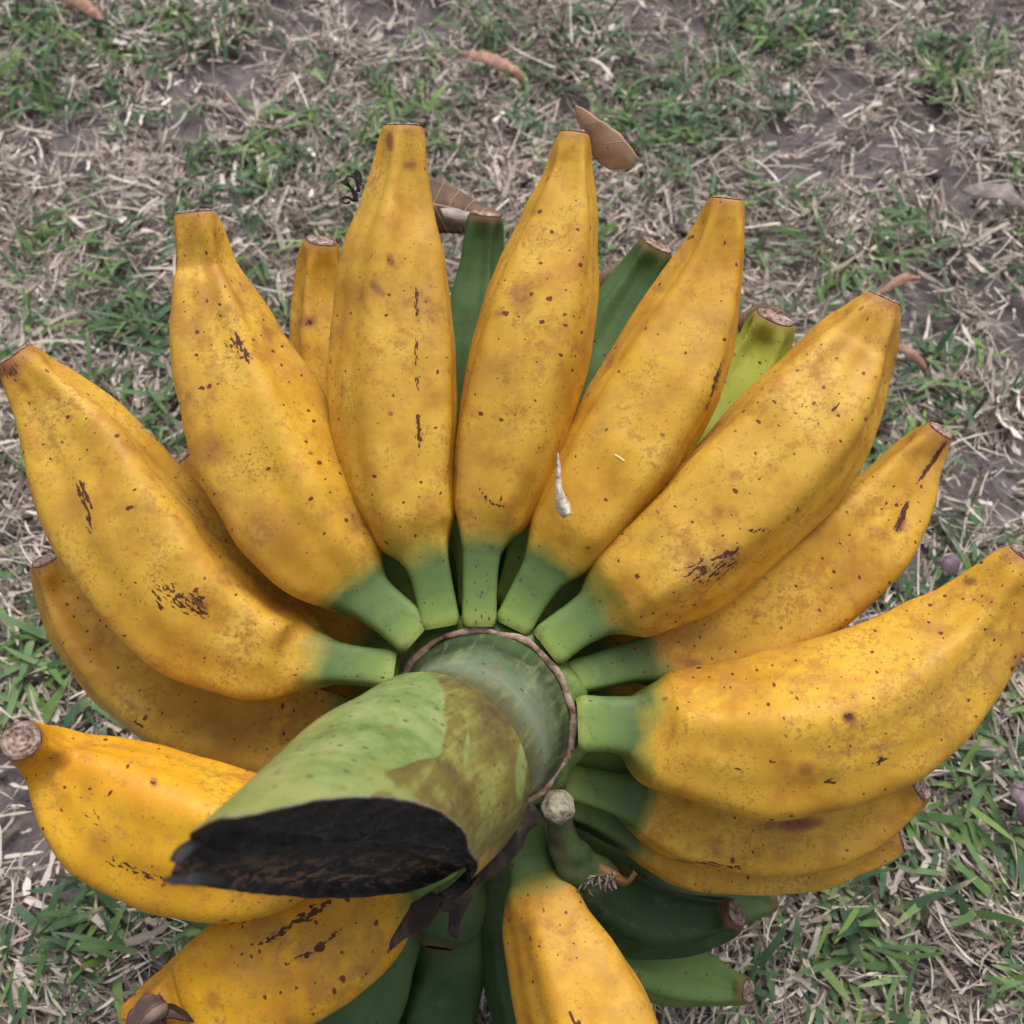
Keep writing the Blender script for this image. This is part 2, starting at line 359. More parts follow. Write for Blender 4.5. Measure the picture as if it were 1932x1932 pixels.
def loft(name, A, B, material, parent=None, n=24, m=10, thick=.0005, bulge=0.0, wob=.0008, ws=120, world=False, off=None, ragged=0.0, lin=False):
    """thin curled sheet with real thickness between two edge lines"""
    A = np.array([at(*p) for p in A]) if not world else np.array(A, float); B = np.array([at(*p) for p in B]) if not world else np.array(B, float)
    a, _, _ = spline(A, n); b, _, _ = spline(B, n)
    if lin:
        q = np.linspace(0, 1, n); a, b = [np.stack([np.interp(q, np.linspace(0, 1, len(Z)), Z[:, i]) for i in range(3)], 1) for Z in (A, B)]
    t = np.linspace(0, 1, m)[None, :, None]; G = a[:, None]*(1-t)+b[:, None]*t
    nr = gridnormals(G, False); c = nr.mean((0, 1)); c /= np.linalg.norm(c)
    if c @ (C0-G.mean((0, 1))) < 0: c = -c
    G = G+c*(bulge*np.sin(np.pi*t))
    G = G+c*(vn(G*ws, 5)*wob)[..., None]
    if ragged: G = G+(b-a).mean(0)[None, None]*0+vn(G*260+9, 8)[..., None]*ragged*np.ones(3)
    lo = G-c*thick
    V = np.vstack([G.reshape(-1, 3), lo.reshape(-1, 3)]); f = gridfaces(n, m, False); k = n*m
    F = [tuple(x) for x in f]+[tuple(x+k)[::-1] for x in f]
    bd = [i*m for i in range(n)]+[(n-1)*m+j for j in range(1, m)]+[i*m+m-1 for i in range(n-2, -1, -1)]+[j for j in range(m-2, 0, -1)]
    F += [(bd[i], bd[(i+1) % len(bd)], bd[(i+1) % len(bd)]+k, bd[i]+k) for i in range(len(bd))]
    uu, vv = np.meshgrid(np.linspace(0, 1, n), np.linspace(0, 1, m), indexing='ij'); uv = np.stack([uu.ravel(), vv.ravel()], 1)
    return mesh_obj(name, V, F, material, parent, dict(seed=np.tile(RNG.random(3)*5, (2*k, 1))), np.vstack([uv, uv]), off=off)

def tag(o, label, cat, group=None, kind=None):
    if label: o['label'] = label
    if cat: o['category'] = cat
    if group: o['group'] = group
    if kind: o['kind'] = kind
    return o

#@@GROUND@@
# ------------------------------------------------------------------ ground
def soil():
    xs = np.r_[-60, -20, -8, -4, -2.5, np.linspace(-1.6, 1.6, 300), 2.5, 4, 8, 20, 60]
    ys = np.r_[-60, -20, -8, -4, -2, np.linspace(-1.0, 2.2, 300), 3, 4.5, 8, 20, 60]
    X, Y = np.meshgrid(xs, ys); P = np.stack([X, Y, X*0], -1)
    Z = vn(P*9, 1)*.004+vn(P*35, 2)*.0022+vn(P*120, 3)*.0012-.004
    G = np.stack([X, Y, Z], -1)
    m, t, b = mat('soil'); tc = t.nodes.new('ShaderNodeTexCoord'); O = tc.outputs['Object']
    n = noise(t, O, 60, 6, .65); n2 = noise(t, O, 600, 3, .6)
    v = mth(t, 'ADD', mth(t, 'MULTIPLY', n, .7), mth(t, 'MULTIPLY', n2, .3))
    c = ramp(t, v, [(.32, (.075, .062, .064)), (.5, (.15, .128, .13)), (.62, (.21, .18, .182)), (.75, (.30, .265, .265))])
    far = noise(t, O, 14, 6, .7); dist = t.nodes.new('ShaderNodeVectorMath'); dist.operation = 'LENGTH'; L(t, O, dist.inputs[0])
    c = mix(t, sstep(t, dist.outputs['Value'], 1.8, 3.0), c, ramp(t, far, [(.35, (.09, .13, .05)), (.5, (.20, .17, .12)), (.7, (.30, .25, .19))]))
    L(t, c, b.inputs['Base Color']); b.inputs['Roughness'].default_value = .95; b.inputs['Specular IOR Level'].default_value = .1
    bump(t, v, .8, .004, b)
    F = gridfaces(len(ys), len(xs), False)
    o = mesh_obj('ground', G.reshape(-1, 3), F.copy(), m, off=np.zeros(3)); o['kind'] = 'structure'
soil()

def blade_material(name, stops, rough=.6, trans=.15, vein=False, tipcol=None):
    m, t, b = mat(name); tint = attr(t, 'tint').outputs['Fac']; tc = t.nodes.new('ShaderNodeTexCoord')
    n = noise(t, tc.outputs['Object'], 260, 3, .6)
    c = ramp(t, mth(t, 'ADD', tint, mth(t, 'MULTIPLY', mth(t, 'SUBTRACT', n, .5), .35)), stops)
    if tipcol:
        al = attr(t, 'along').outputs['Fac']; k = mth(t, 'MULTIPLY', sstep(t, mth(t, 'ADD', al, mth(t, 'MULTIPLY', n, .5)), .95, 1.3), sstep(t, attr(t, 'dry').outputs['Fac'], .45, .9))
        c = mix(t, k, c, tipcol); c = mix(t, mth(t, 'MULTIPLY', sstep(t, al, .3, .0), .6), c, (.36, .40, .20))
    L(t, c, b.inputs['Base Color']); b.inputs['Roughness'].default_value = rough; b.inputs['Specular IOR Level'].default_value = .3
    bump(t, n, .4, .0005, b)
    tr = t.nodes.new('ShaderNodeBsdfTranslucent'); L(t, c, tr.inputs[0]); ms = t.nodes.new('ShaderNodeMixShader'); ms.inputs[0].default_value = trans
    L(t, b.outputs[0], ms.inputs[1]); L(t, tr.outputs[0], ms.inputs[2]); L(t, ms.outputs[0], t.nodes['Material Output'].inputs[0])
    return m
STRAW = blade_material('dead_grass', [(0., (.10, .08, .072)), (.22, (.22, .178, .150)), (.5, (.40, .335, .28)), (.72, (.58, .495, .42)), (1., (.80, .73, .65))], .75, .08)
GREEN = blade_material('live_grass', [(0., (.035, .075, .040)), (.35, (.075, .145, .070)), (.6, (.115, .21, .080)), (.85, (.17, .29, .065)), (1., (.27, .36, .17))], .5, .2, tipcol=(.36, .30, .18))

def blades(name, base, head, length, width, pitch, curve, roll, side, material, nseg=5, prof='blade', extra=None, hole=None, fold=.25):
    n = len(base); t = np.linspace(0, 1, nseg+1)
    el = pitch[:, None]+curve[:, None]*(t[None]-.0); hd = head[:, None]+side[:, None]*t[None]
    step = length[:, None]/nseg
    d = np.stack([np.cos(hd)*np.cos(el), np.sin(hd)*np.cos(el), np.sin(el)], -1)*step[..., None]
    P = np.concatenate([np.zeros((n, 1, 3)), np.cumsum(d[:, 1:], 1)], 1)+base[:, None]
    P[..., 2] = np.maximum(P[..., 2], base[:, None, 2]*.3+.0006)
    wv = np.stack([-np.sin(hd), np.cos(hd), 0*hd], -1); upv = np.cross(d/np.linalg.norm(d, axis=-1, keepdims=True), wv)
    wv = wv*np.cos(roll)[:, None, None]+upv*np.sin(roll)[:, None, None]
    pr = (np.minimum(1, .45+2.4*t)*np.sqrt(np.clip(1-t**2.2, 0.004, 1))) if prof == 'blade' else (.75+.25*np.sin(t*9))*np.clip((1.02-t)*5, .12, 1)
    wd = width[:, None]*pr[None]*.5
    A = P-wv*wd[..., None]; B = P+wv*wd[..., None]
    V = np.stack([A, B], 2).reshape(-1, 3)
    b0 = (np.arange(n)*2*(nseg+1))[:, None]; j = np.arange(nseg)[None]*2
    F = np.stack([b0+j, b0+j+1, b0+j+3, b0+j+2], -1).reshape(-1, 4)
    k = 2*(nseg+1)
    al = np.tile(np.repeat(t, 2), n)
    at_ = dict(along=al, **{q: np.repeat(v, k) for q, v in (extra or {}).items()})
    return mesh_obj(name, V, F, material, attrs=at_, off=np.zeros(3))

# bare and lush places read off the photograph
BARE = [(400, 190, .055), (470, 130, .04), (680, 25, .07), (740, 15, .06), (70, 290, .06), (150, 320, .04), (1500, 285, .05), (1640, 180, .05), (1780, 330, .05), (1780, 560, .045), (1880, 640, .035), (1880, 30, .05),
        (1850, 520, .03), (1860, 880, .04), (1700, 260, .05), (60, 1500, .035), (1250, 30, .05), (1690, 1050, .02), (150, 1600, .03)]
LUSH = [(90, 60, .09), (60, 180, .05), (230, 650, .05), (260, 560, .05), (300, 760, .05), (1700, 1060, .05), (1740, 1150, .05), (1620, 1720, .05), (1750, 1650, .05), (1880, 1500, .05), (1820, 100, .06), (1500, 40, .07),
        (1500, 500, .05), (1730, 500, .05), (470, 60, .06), (560, 300, .05), (120, 1480, .02), (80, 1270, .03), (140, 1750, .03), (1850, 1250, .05), (1650, 950, .05), (1150, 60, .05), (1250, 200, .05), (1800, 750, .04), (250, 1800, .03), (560, 490, .04)]
BG_ = [(ground(x, y)[:2], r) for x, y, r in BARE]; LG_ = [(ground(x, y)[:2], r) for x, y, r in LUSH]
def field(P, L_):
    v = np.zeros(len(P))
    for c, r in L_: v = np.maximum(v, np.exp(-(((P[:, :2]-c)**2).sum(1)/r**2)**1.5))
    return v
def scatter(dens, x0, x1, y0, y1):
    n = int(dens*(x1-x0)*(y1-y0)); return np.stack([RNG.uniform(x0, x1, n), RNG.uniform(y0, y1, n), np.zeros(n)], 1)
def near(P): return (np.abs(P[:, 0]) < .34+.42*np.clip(P[:, 1], -.2, 1.2)) & (P[:, 1] > -.08) & (P[:, 1] < 1.1)
def straw(name, dens, region, fine=True, lmul=1.):
    P = scatter(dens, *region); nm = near(P); P = P[nm if fine else ~nm]
    z = P.copy(); bare = field(P, BG_)*1.05; cl = vn(z*22, 31)*.5+vn(z*60, 32)*.35
    keep = RNG.random(len(P)) < np.clip(.72+.55*cl, .08, 1)*(1-.88*np.clip(bare*1.25*(1+1.2*vn(z*45, 35)), 0, 1)); P = P[keep]; n = len(P); cl = cl[keep]
    P[:, 2] = RNG.random(n)**1.4*.013*np.clip(.7+cl, .25, 1.4)
    flow = vn(P*10, 41)*3.1+vn(P*28, 43)*1.2
    head = flow+RNG.normal(0, .75, n)+np.where(RNG.random(n) < .5, np.pi, 0)
    L_ = RNG.gamma(2.6, .0052, n)*lmul+.004; w_ = np.where(RNG.random(n) < .13, RNG.uniform(.0022, .0048, n), RNG.uniform(.0005, .0021, n))*(1 if fine else 1.6)
    tone = vn(P*30, 51)*.14
    return blades(name, P, head, L_, w_, RNG.normal(.03, .21, n), RNG.normal(-.25, .6, n), RNG.normal(0, .7, n), RNG.normal(0, .45, n), STRAW, nseg=4, prof='straw',
                  extra=dict(tint=np.clip(RNG.beta(1.6, 1.5, n)+tone, 0, 1)))
tag(straw('dry_grass', 160000, (-.85, .85, -.08, 1.1)), 'matted pale dead grass clippings and thatch covering the soil', 'dry grass', kind='stuff')
tag(straw('dry_grass', 9000, (-1.6, 1.6, -1.0, 2.2), False, 1.6), 'matted dead grass further out around the lawn', 'dry grass', kind='stuff')
def lawn(name, dens, region, fine=True):
    P = scatter(dens, *region); nm = near(P); P = P[nm if fine else ~nm]
    lush = field(P, LG_); bare = field(P, BG_); cl = vn(P*13, 61)*.6+vn(P*34, 62)*.4
    keep = RNG.random(len(P)) < np.clip(.17+.27*cl+.16*lush, .04, 1)*(1-.95*np.clip(bare*1.25, 0, 1)); P = P[keep]; lush = lush[keep]
    n0 = len(P); k = RNG.integers(2, 6, n0); idx = np.repeat(np.arange(n0), k); n = len(idx)
    B = P[idx]+np.stack([RNG.normal(0, .0022, n), RNG.normal(0, .0022, n), RNG.uniform(.001, .010, n)], 1)
    h0 = RNG.uniform(0, 2*np.pi, n0)[idx]; head = h0+RNG.normal(0, 1.0, n)
    sz = (RNG.uniform(.65, 1.15, n0)*(1+.35*lush))[idx]
    L_ = RNG.uniform(.009, .032, n)*sz; w_ = RNG.uniform(.0019, .0043, n)*np.clip(sz, .8, 1.2)*(1 if fine else 1.3)
    tone = (vn(P*16, 71)*.18+RNG.normal(0, .10, n0))[idx]
    return blades(name, B, head, L_, w_, RNG.uniform(.12, .95, n), RNG.normal(-.75, .5, n), RNG.normal(0, .35, n), RNG.normal(0, .35, n), GREEN, nseg=6,
                  extra=dict(tint=np.clip(.48+tone+RNG.normal(0, .14, n), 0, 1), dry=RNG.random(n)))
tag(lawn('green_grass', 17000, (-.85, .85, -.08, 1.1)), 'short green lawn grass growing in tufts through dead thatch', 'grass', kind='stuff')
tag(lawn('green_grass', 3500, (-1.6, 1.6, -1.0, 2.2), False), 'short green lawn grass further out around the lawn', 'grass', kind='stuff')
# soil crumbs
P = scatter(9000, -.7, .8, 0, 1.1); P = P[(RNG.random(len(P)) < .15+field(P, BG_)) & near(P)]; n = len(P)
ico = np.array([(1, 0, 0), (-1, 0, 0), (0, 1, 0), (0, -1, 0), (0, 0, 1), (0, 0, -1)], float); icf = np.array([(0, 2, 4), (2, 1, 4), (1, 3, 4), (3, 0, 4), (2, 0, 5), (1, 2, 5), (3, 1, 5), (0, 3, 5)])
sz = RNG.gamma(2, .0004, n)+.0003; V = P[:, None]+ico[None]*sz[:, None, None]*RNG.uniform(.6, 1.3, (n, 6, 1)); F = (icf[None]+(np.arange(n)*6)[:, None, None]).reshape(-1, 3)
CR, t, b = mat('crumbs'); L(t, ramp(t, attr(t, 'tint').outputs['Fac'], [(0, (.08, .06, .055)), (.8, (.24, .20, .19)), (1, (.45, .42, .40))]), b.inputs['Base Color']); b.inputs['Roughness'].default_value = .95
tag(mesh_obj('soil_crumbs', V.reshape(-1, 3), F, CR, attrs=dict(tint=np.repeat(RNG.random(n)**2, 6)), off=np.zeros(3), smooth=False), 'loose crumbs of grey brown soil lying on the bare patches', 'soil', kind='stuff')
#@@END@@

# ------------------------------------------------------------------ the bunch
HUB = at(912, 1357, .37)
ROOT = bpy.data.objects.new('banana_bunch', None); COL.objects.link(ROOT); RL = np.array([HUB[0], HUB[1]+.06, 0.0]); ROOT.location = RL
tag(ROOT, 'big bunch of yellow and green bananas on a thick cut stalk, standing on grass', 'banana bunch')

#@@BANANAS@@
B = lambda *a, **k: banana(*a, parent=ROOT, **k)
# upper hand, clockwise from the far left
B([(748, 1264, 36, .371), (690, 1258, 35, .372), (640, 1252, 38, .373), (598, 1246, 56, .375), (562, 1238, 88, .378), (530, 1226, 104, .379), (482, 1208, 116, .380), (370, 1135, 140, .380), (262, 1005, 143, .379), (165, 850, 114, .376), (105, 765, 82, .371), (62, 712, 56, .366), (28, 672, 38, .3625)],
  3, marks=[('f', 158, 935, 45, 16, 70), ('f', 168, 985, 30, 10, 80, .9), ('f', 335, 1130, 70, 32, 32, .8), ('f', 375, 1140, 35, 22, 60, .95), ('f', 15, 700, 25, 18, 0, .9), ('f', 300, 1140, 20, 8, 60, 1.)], k=4, th0=.25, amp=.07, ns=170, nth=128,
  label='ripe yellow banana reaching furthest left, speckled with two clusters of dark scratches')
B([(790, 1204, 42, .370), (745, 1165, 42, .371), (704, 1132, 46, .372), (672, 1102, 70, .374), (646, 1074, 100, .375), (616, 1040, 122, .376), (558, 950, 142, .378), (492, 825, 145, .378), (440, 695, 124, .376), (406, 592, 97, .373), (393, 545, 79, .371), (384, 502, 61, .370), (374, 445, 53, .366), (366, 400, 43, .3635)],
  3, marks=[('f', 455, 655, 40, 14, 60, 1.), ('f', 430, 650, 14, 10, 60, .9), ('s', 505, 640, 55, 26, 75, .55), ('f', 378, 733, 10, 5, 10, 1.1), ('s', 520, 720, 30, 14, 75, .4)], th0=.2, amp=.04, ns=170, nth=128,
  label='ripe yellow banana with a long pale dry tip, second from the left in the upper hand')
B([(832, 1184, 38, .370), (820, 1120, 37, .371), (808, 1070, 40, .371), (797, 1036, 54, .372), (785, 1004, 82, .373), (776, 965, 98, .3735), (762, 900, 112, .374), (752, 800, 126, .375), (748, 690, 129, .375), (748, 570, 117, .374), (750, 470, 102, .372), (755, 390, 76, .370), (758, 320, 56, .367), (760, 238, 42, .3635)],
  3, marks=[('f', 786, 570, 42, 6, 90, 1.05), ('f', 785, 660, 34, 5, 90, 1.), ('f', 787, 725, 30, 5, 90, 1.), ('f', 790, 810, 44, 7, 86, 1.1), ('s', 736, 490, 16, 10, 80, .85), ('s', 712, 545, 24, 12, 45, .8), ('s', 700, 595, 34, 6, 55, .5), ('s', 735, 265, 20, 10, 90, .95), ('s', 772, 312, 16, 14, 0, .8), ('f', 826, 703, 10, 5, 80, 1.1), ('f', 660, 385, 28, 8, 120, .8)], th0=.75, amp=.04, ns=170, nth=128,
  label='tall yellow banana pointing up the picture with a broken dark line down its middle')
B([(904, 1182, 33, .3695), (905, 1110, 33, .3705), (908, 1050, 36, .371), (914, 1012, 50, .372), (924, 975, 74, .373), (932, 940, 87, .3735), (946, 880, 102, .374), (968, 790, 112, .374), (992, 690, 117, .374), (1016, 590, 113, .373), (1038, 500, 98, .372), (1058, 410, 74, .370), (1072, 330, 50, .367), (1083, 250, 33, .364)],
  3, marks=[('f', 930, 950, 26, 5, 20, 1.1), ('f', 915, 935, 22, 4, 50, 1.), ('f', 945, 940, 20, 4, 100, .8), ('s', 1012, 400, 16, 12, 0, .6), ('s', 940, 590, 12, 8, 0, .5)], th0=.35, amp=.035, ns=170, nth=128,
  label='slim yellow banana just right of the centre line with a spidery dark scar near its stem')
B([(966, 1186, 37, .370), (992, 1135, 38, .371), (1018, 1092, 42, .371), (1044, 1054, 60, .372), (1068, 1020, 84, .373), (1092, 985, 98, .3735), (1128, 925, 108, .374), (1185, 832, 119, .375), (1245, 728, 118, .375), (1295, 620, 104, .374), (1335, 520, 76, .371), (1358, 440, 54, .367), (1370, 376, 36, .3635)],
  3, marks=[('f', 1352, 715, 50, 6, 108, 1.05), ('f', 1335, 765, 16, 6, 110, .9), ('s', 1242, 546, 15, 12, 0, .6), ('f', 1294, 665, 6, 5, 0, 1.2)], th0=.5, amp=.04, ns=170, nth=128,
  label='yellow banana leaning to the upper right with many small round brown dots')
B([(1028, 1224, 43, .368), (1075, 1188, 42, .369), (1118, 1160, 47, .370), (1148, 1138, 72, .371), (1176, 1120, 96, .371), (1216, 1092, 112, .371), (1290, 1042, 126, .371), (1390, 945, 138, .371), (1484, 845, 139, .371), (1560, 742, 116, .370), (1614, 655, 84, .368), (1645, 604, 58, .364), (1668, 562, 38, .3615)],
  3, marks=[('f', 1345, 1070, 70, 38, -20, .78), ('f', 1375, 1045, 30, 12, -20, .95), ('f', 1432, 1000, 30, 7, 0, .95), ('f', 1490, 975, 36, 9, -40, .7), ('f', 1576, 765, 18, 4, -65, 1.05), ('s', 1590, 650, 26, 14, -40, .45), ('s', 1350, 1060, 80, 50, -20, .35)], th0=.4, amp=.04, ns=170, nth=128,
  label='broad yellow banana at the upper right with a patch of dark flecks near its stem')
B([(1066, 1282, 30, .374), (1130, 1265, 34, .377), (1190, 1250, 38, .381), (1235, 1242, 52, .385), (1300, 1222, 72, .390), (1400, 1180, 92, .393), (1500, 1120, 102, .394), (1600, 1035, 98, .393), (1680, 945, 76, .391), (1730, 868, 52, .388), (1775, 812, 30, .382)],
  3, marks=[('f', 1702, 975, 40, 9, -70, 1.2), ('f', 1760, 870, 60, 7, -55, 1.2), ('s', 1425, 1165, 22, 5, -50, .6), ('s', 1700, 990, 18, 12, -70, .9), ('s', 1310, 1250, 30, 14, 0, .6)], k=4, th0=.8, amp=.07, ns=150, nth=110, edge=.15,
  label='thin ridged yellow banana wedged between two fat ones on the right, with blackened edges')
B([(1085, 1366, 54, .366), (1135, 1366, 51, .367), (1182, 1370, 56, .368), (1214, 1376, 86, .369), (1246, 1382, 112, .370), (1290, 1386, 126, .370), (1360, 1394, 145, .370), (1470, 1392, 162, .369), (1590, 1362, 160, .368), (1700, 1302, 148, .366), (1800, 1220, 116, .363), (1866, 1148, 86, .359), (1910, 1090, 62, .354), (1940, 1048, 42, .350)],
  3, marks=[('f', 1560, 1180, 130, 4, -23, 1.15), ('f', 1640, 1155, 90, 4, -22, 1.15), ('f', 1602, 1353, 12, 10, 0, 1.15), ('s', 1602, 1353, 16, 13, 0, .8), ('f', 1565, 1475, 16, 8, 0, 1.0), ('f', 1505, 1378, 8, 7, 0, 1.1), ('s', 1640, 1412, 80, 10, -8, .5), ('f', 1660, 1436, 22, 8, -25, 1.), ('s', 1830, 1096, 16, 11, 0, .85), ('f', 1457, 1437, 6, 6, 0, 1.2), ('s', 1480, 1440, 16, 12, 0, .5), ('f', 1400, 1450, 22, 9, 0, .8), ('f', 1850, 1060, 6, 5, 0, 1.2)], th0=1.05, amp=.035, ns=180, nth=136,
  label='fattest yellow banana, on the right, with dark red spots and a black line along its top edge')
# left side, lower
B([(840, 1385, 40, .400), (760, 1375, 42, .404), (690, 1372, 45, .408), (640, 1378, 66, .411), (570, 1382, 90, .414), (470, 1368, 103, .416), (365, 1330, 104, .416), (260, 1262, 100, .415), (175, 1185, 80, .413), (118, 1115, 52, .410), (84, 1058, 28, .404)],
  3, marks=[('s', 250, 1330, 70, 10, 40, .5), ('f', 270, 1370, 40, 8, 40, .8)], k=4, th0=.75, amp=.08, ns=140, nth=96, edge=.35, label='ridged amber banana tucked under the leftmost one')
B([(800, 1560, 40, .352), (720, 1560, 44, .350), (650, 1575, 52, .348), (590, 1590, 84, .347), (520, 1600, 118, .347), (430, 1592, 138, .348), (330, 1570, 146, .348), (235, 1530, 136, .347), (155, 1480, 104, .344), (95, 1435, 68, .339), (62, 1412, 46, .331), (40, 1396, 37, .322)],
  3, marks=[('f', 290, 1475, 8, 7, 0, 1.), ('s', 290, 1475, 16, 11, 80, .6), ('f', 260, 1645, 80, 16, 22, .75), ('s', 160, 1410, 60, 22, 70, .4), ('f', 200, 1580, 14, 6, 120, .8)], k=4, tone=.9, th0=.25, amp=.055, ns=160, nth=120, tipr=.98,
  label='deep yellow banana at the lower left whose round dry tip faces the viewer')
B([(850, 1620, 34, .395), (805, 1642, 36, .391), (765, 1664, 42, .387), (732, 1688, 74, .383), (698, 1712, 102, .380), (650, 1742, 118, .377), (570, 1785, 128, .374), (480, 1830, 128, .371), (400, 1872, 108, .368), (335, 1905, 80, .364), (295, 1925, 58, .358), (278, 1935, 44, .352)],
  3, marks=[('f', 560, 1740, 110, 10, -33, 1.02), ('f', 585, 1725, 46, 14, -30, 1.1), ('f', 470, 1790, 40, 8, -35, .8), ('f', 603, 1790, 15, 12, 0, 1.2), ('f', 610, 1780, 60, 7, -38, 1.1), ('f', 560, 1810, 50, 8, -30, .9), ('f', 455, 1740, 40, 5, -10, .75), ('s', 280, 1880, 12, 16, 0, .9)], k=4, tone=1., th0=.55, amp=.06, ns=160, nth=120,
  label='deep yellow banana at the bottom left with jagged dark streaks and a shrivelled flower end')
B([(985, 1530, 36, .398), (996, 1590, 38, .396), (1004, 1640, 42, .393), (1016, 1680, 66, .390), (1038, 1750, 94, .385), (1075, 1840, 120, .379), (1122, 1950, 136, .372), (1165, 2060, 130, .364), (1200, 2160, 98, .355), (1220, 2230, 60, .346), (1232, 2275, 42, .338)],
  3, marks=[('f', 1085, 1925, 30, 7, 55, 1.2), ('s', 1010, 1700, 60, 40, 100, .42), ('s', 1080, 1790, 50, 24, 60, .35)], th0=.3, amp=.04, ns=160, nth=120, edge=.25, tone=.55,
  label='yellow banana running out of the bottom edge, browned near its green stem')
# right side, lower
B([(1062, 1470, 32, .384), (1115, 1485, 34, .388), (1170, 1500, 40, .392), (1212, 1512, 58, .395), (1290, 1540, 80, .398), (1400, 1560, 86, .400), (1510, 1556, 88, .400), (1610, 1530, 76, .398), (1690, 1505, 50, .394), (1738, 1488, 29, .388)],
  3, marks=[('s', 1510, 1555, 50, 14, -6, 1.1), ('f', 1350, 1632, 70, 8, 8, .85), ('s', 1340, 1610, 90, 10, 10, .4), ('f', 1605, 1600, 30, 10, -20, .6)], k=4, th0=.75, amp=.065, ns=130, nth=96, edge=.25,
  label='yellow banana under the fattest one, with a blurred black bruise')
B([(1070, 1515, 24, .400), (1125, 1535, 27, .404), (1178, 1560, 32, .408), (1215, 1580, 44, .411), (1300, 1610, 62, .414), (1410, 1622, 64, .416), (1530, 1618, 58, .415), (1630, 1602, 40, .411), (1702, 1588, 23, .406)],
  3, marks=[], k=4, th0=.75, amp=.06, ns=110, nth=72, edge=.2, label='lowest yellow banana of the stack on the right')
B([(1060, 1425, 26, .390), (1120, 1438, 28, .396), (1190, 1440, 32, .404), (1240, 1440, 55, .412), (1330, 1440, 78, .420), (1440, 1430, 80, .425), (1540, 1405, 60, .425), (1600, 1380, 30, .422)], 3, nth=56, ns=80, label='banana mostly hidden behind the fattest one')
# second row glimpsed between the upper hand
B([(800, 1150, 30, .41), (745, 1070, 34, .415), (710, 1000, 45, .418), (672, 900, 82, .420), (640, 790, 84, .420), (618, 680, 70, .418), (606, 590, 58, .416), (603, 520, 48, .413), (607, 455, 36, .407)], 2, th0=.6, amp=.05, ns=110, nth=80, marks=[('f', 583, 607, 9, 7, 90, 1.15), ('s', 583, 607, 22, 18, 0, .6)],
  label='smaller yellow banana standing behind, between two upper fruits on the left')
B([(900, 1150, 34, .425), (900, 1060, 40, .430), (898, 960, 70, .435), (900, 820, 92, .437), (900, 690, 88, .436), (902, 580, 66, .434), (908, 490, 46, .431), (916, 405, 37, .425)], 2, ripe=0, gtone=.34, th0=.2, amp=.05, ns=110, nth=80, label='dark green unripe banana behind the two middle fruits')
B([(960, 1150, 34, .43), (995, 1060, 44, .433), (1030, 950, 80, .436), (1075, 820, 92, .437), (1120, 710, 84, .436), (1165, 605, 66, .434), (1205, 525, 48, .431), (1238, 464, 34, .425)], 2, ripe=0, gtone=.38, th0=.5, amp=.05, ns=110, nth=80, label='green unripe banana standing behind the upper right fruit')
B([(1020, 1190, 34, .41), (1085, 1120, 40, .414), (1150, 1040, 70, .417), (1240, 940, 92, .419), (1320, 840, 90, .419), (1385, 740, 74, .417), (1430, 665, 58, .414), (1462, 600, 42, .407)], 2, ripe=0, gtone=.93, th0=.3, amp=.06, ns=120, nth=88, k=5, marks=[('s', 1440, 640, 40, 30, 0, .35)], label='lime yellow half ripe banana behind the upper right fruits')
hid = 'amber banana of the hand below, seen only through a gap between green stems'
B([(780, 1240, 26, .42), (740, 1222, 30, .422), (690, 1195, 48, .425), (620, 1150, 70, .43), (540, 1080, 82, .432), (470, 1000, 80, .432), (400, 920, 60, .430), (350, 860, 34, .425)], 2, nth=56, ns=80, edge=.5, label=hid)
B([(800, 1330, 26, .43), (740, 1320, 32, .433), (690, 1320, 50, .435), (610, 1320, 70, .438), (540, 1290, 72, .44), (470, 1240, 50, .44), (430, 1200, 30, .438)], 2, nth=56, ns=80, edge=.9, label=hid)
B([(1040, 1300, 26, .43), (1100, 1300, 34, .431), (1160, 1306, 44, .432), (1250, 1310, 64, .434), (1350, 1290, 70, .436), (1450, 1250, 50, .436), (1500, 1220, 30, .434)], 2, nth=56, ns=80, edge=.5, label=hid)
B([(1020, 1260, 24, .43), (1080, 1225, 32, .43), (1140, 1200, 46, .432), (1220, 1160, 66, .436), (1300, 1100, 70, .438), (1380, 1030, 50, .438), (1420, 990, 30, .436)], 2, nth=56, ns=80, edge=.7, label=hid)
B([(990, 1210, 24, .44), (1035, 1150, 32, .443), (1070, 1095, 44, .446), (1110, 1020, 62, .448), (1150, 940, 62, .45), (1190, 860, 30, .45)], 2, nth=56, ns=80, edge=.8, label=hid)
B([(810, 1190, 24, .44), (780, 1130, 30, .443), (755, 1080, 44, .446), (720, 1000, 62, .448), (690, 920, 62, .45), (670, 850, 30, .45)], 2, nth=56, ns=80, edge=.8, label=hid)
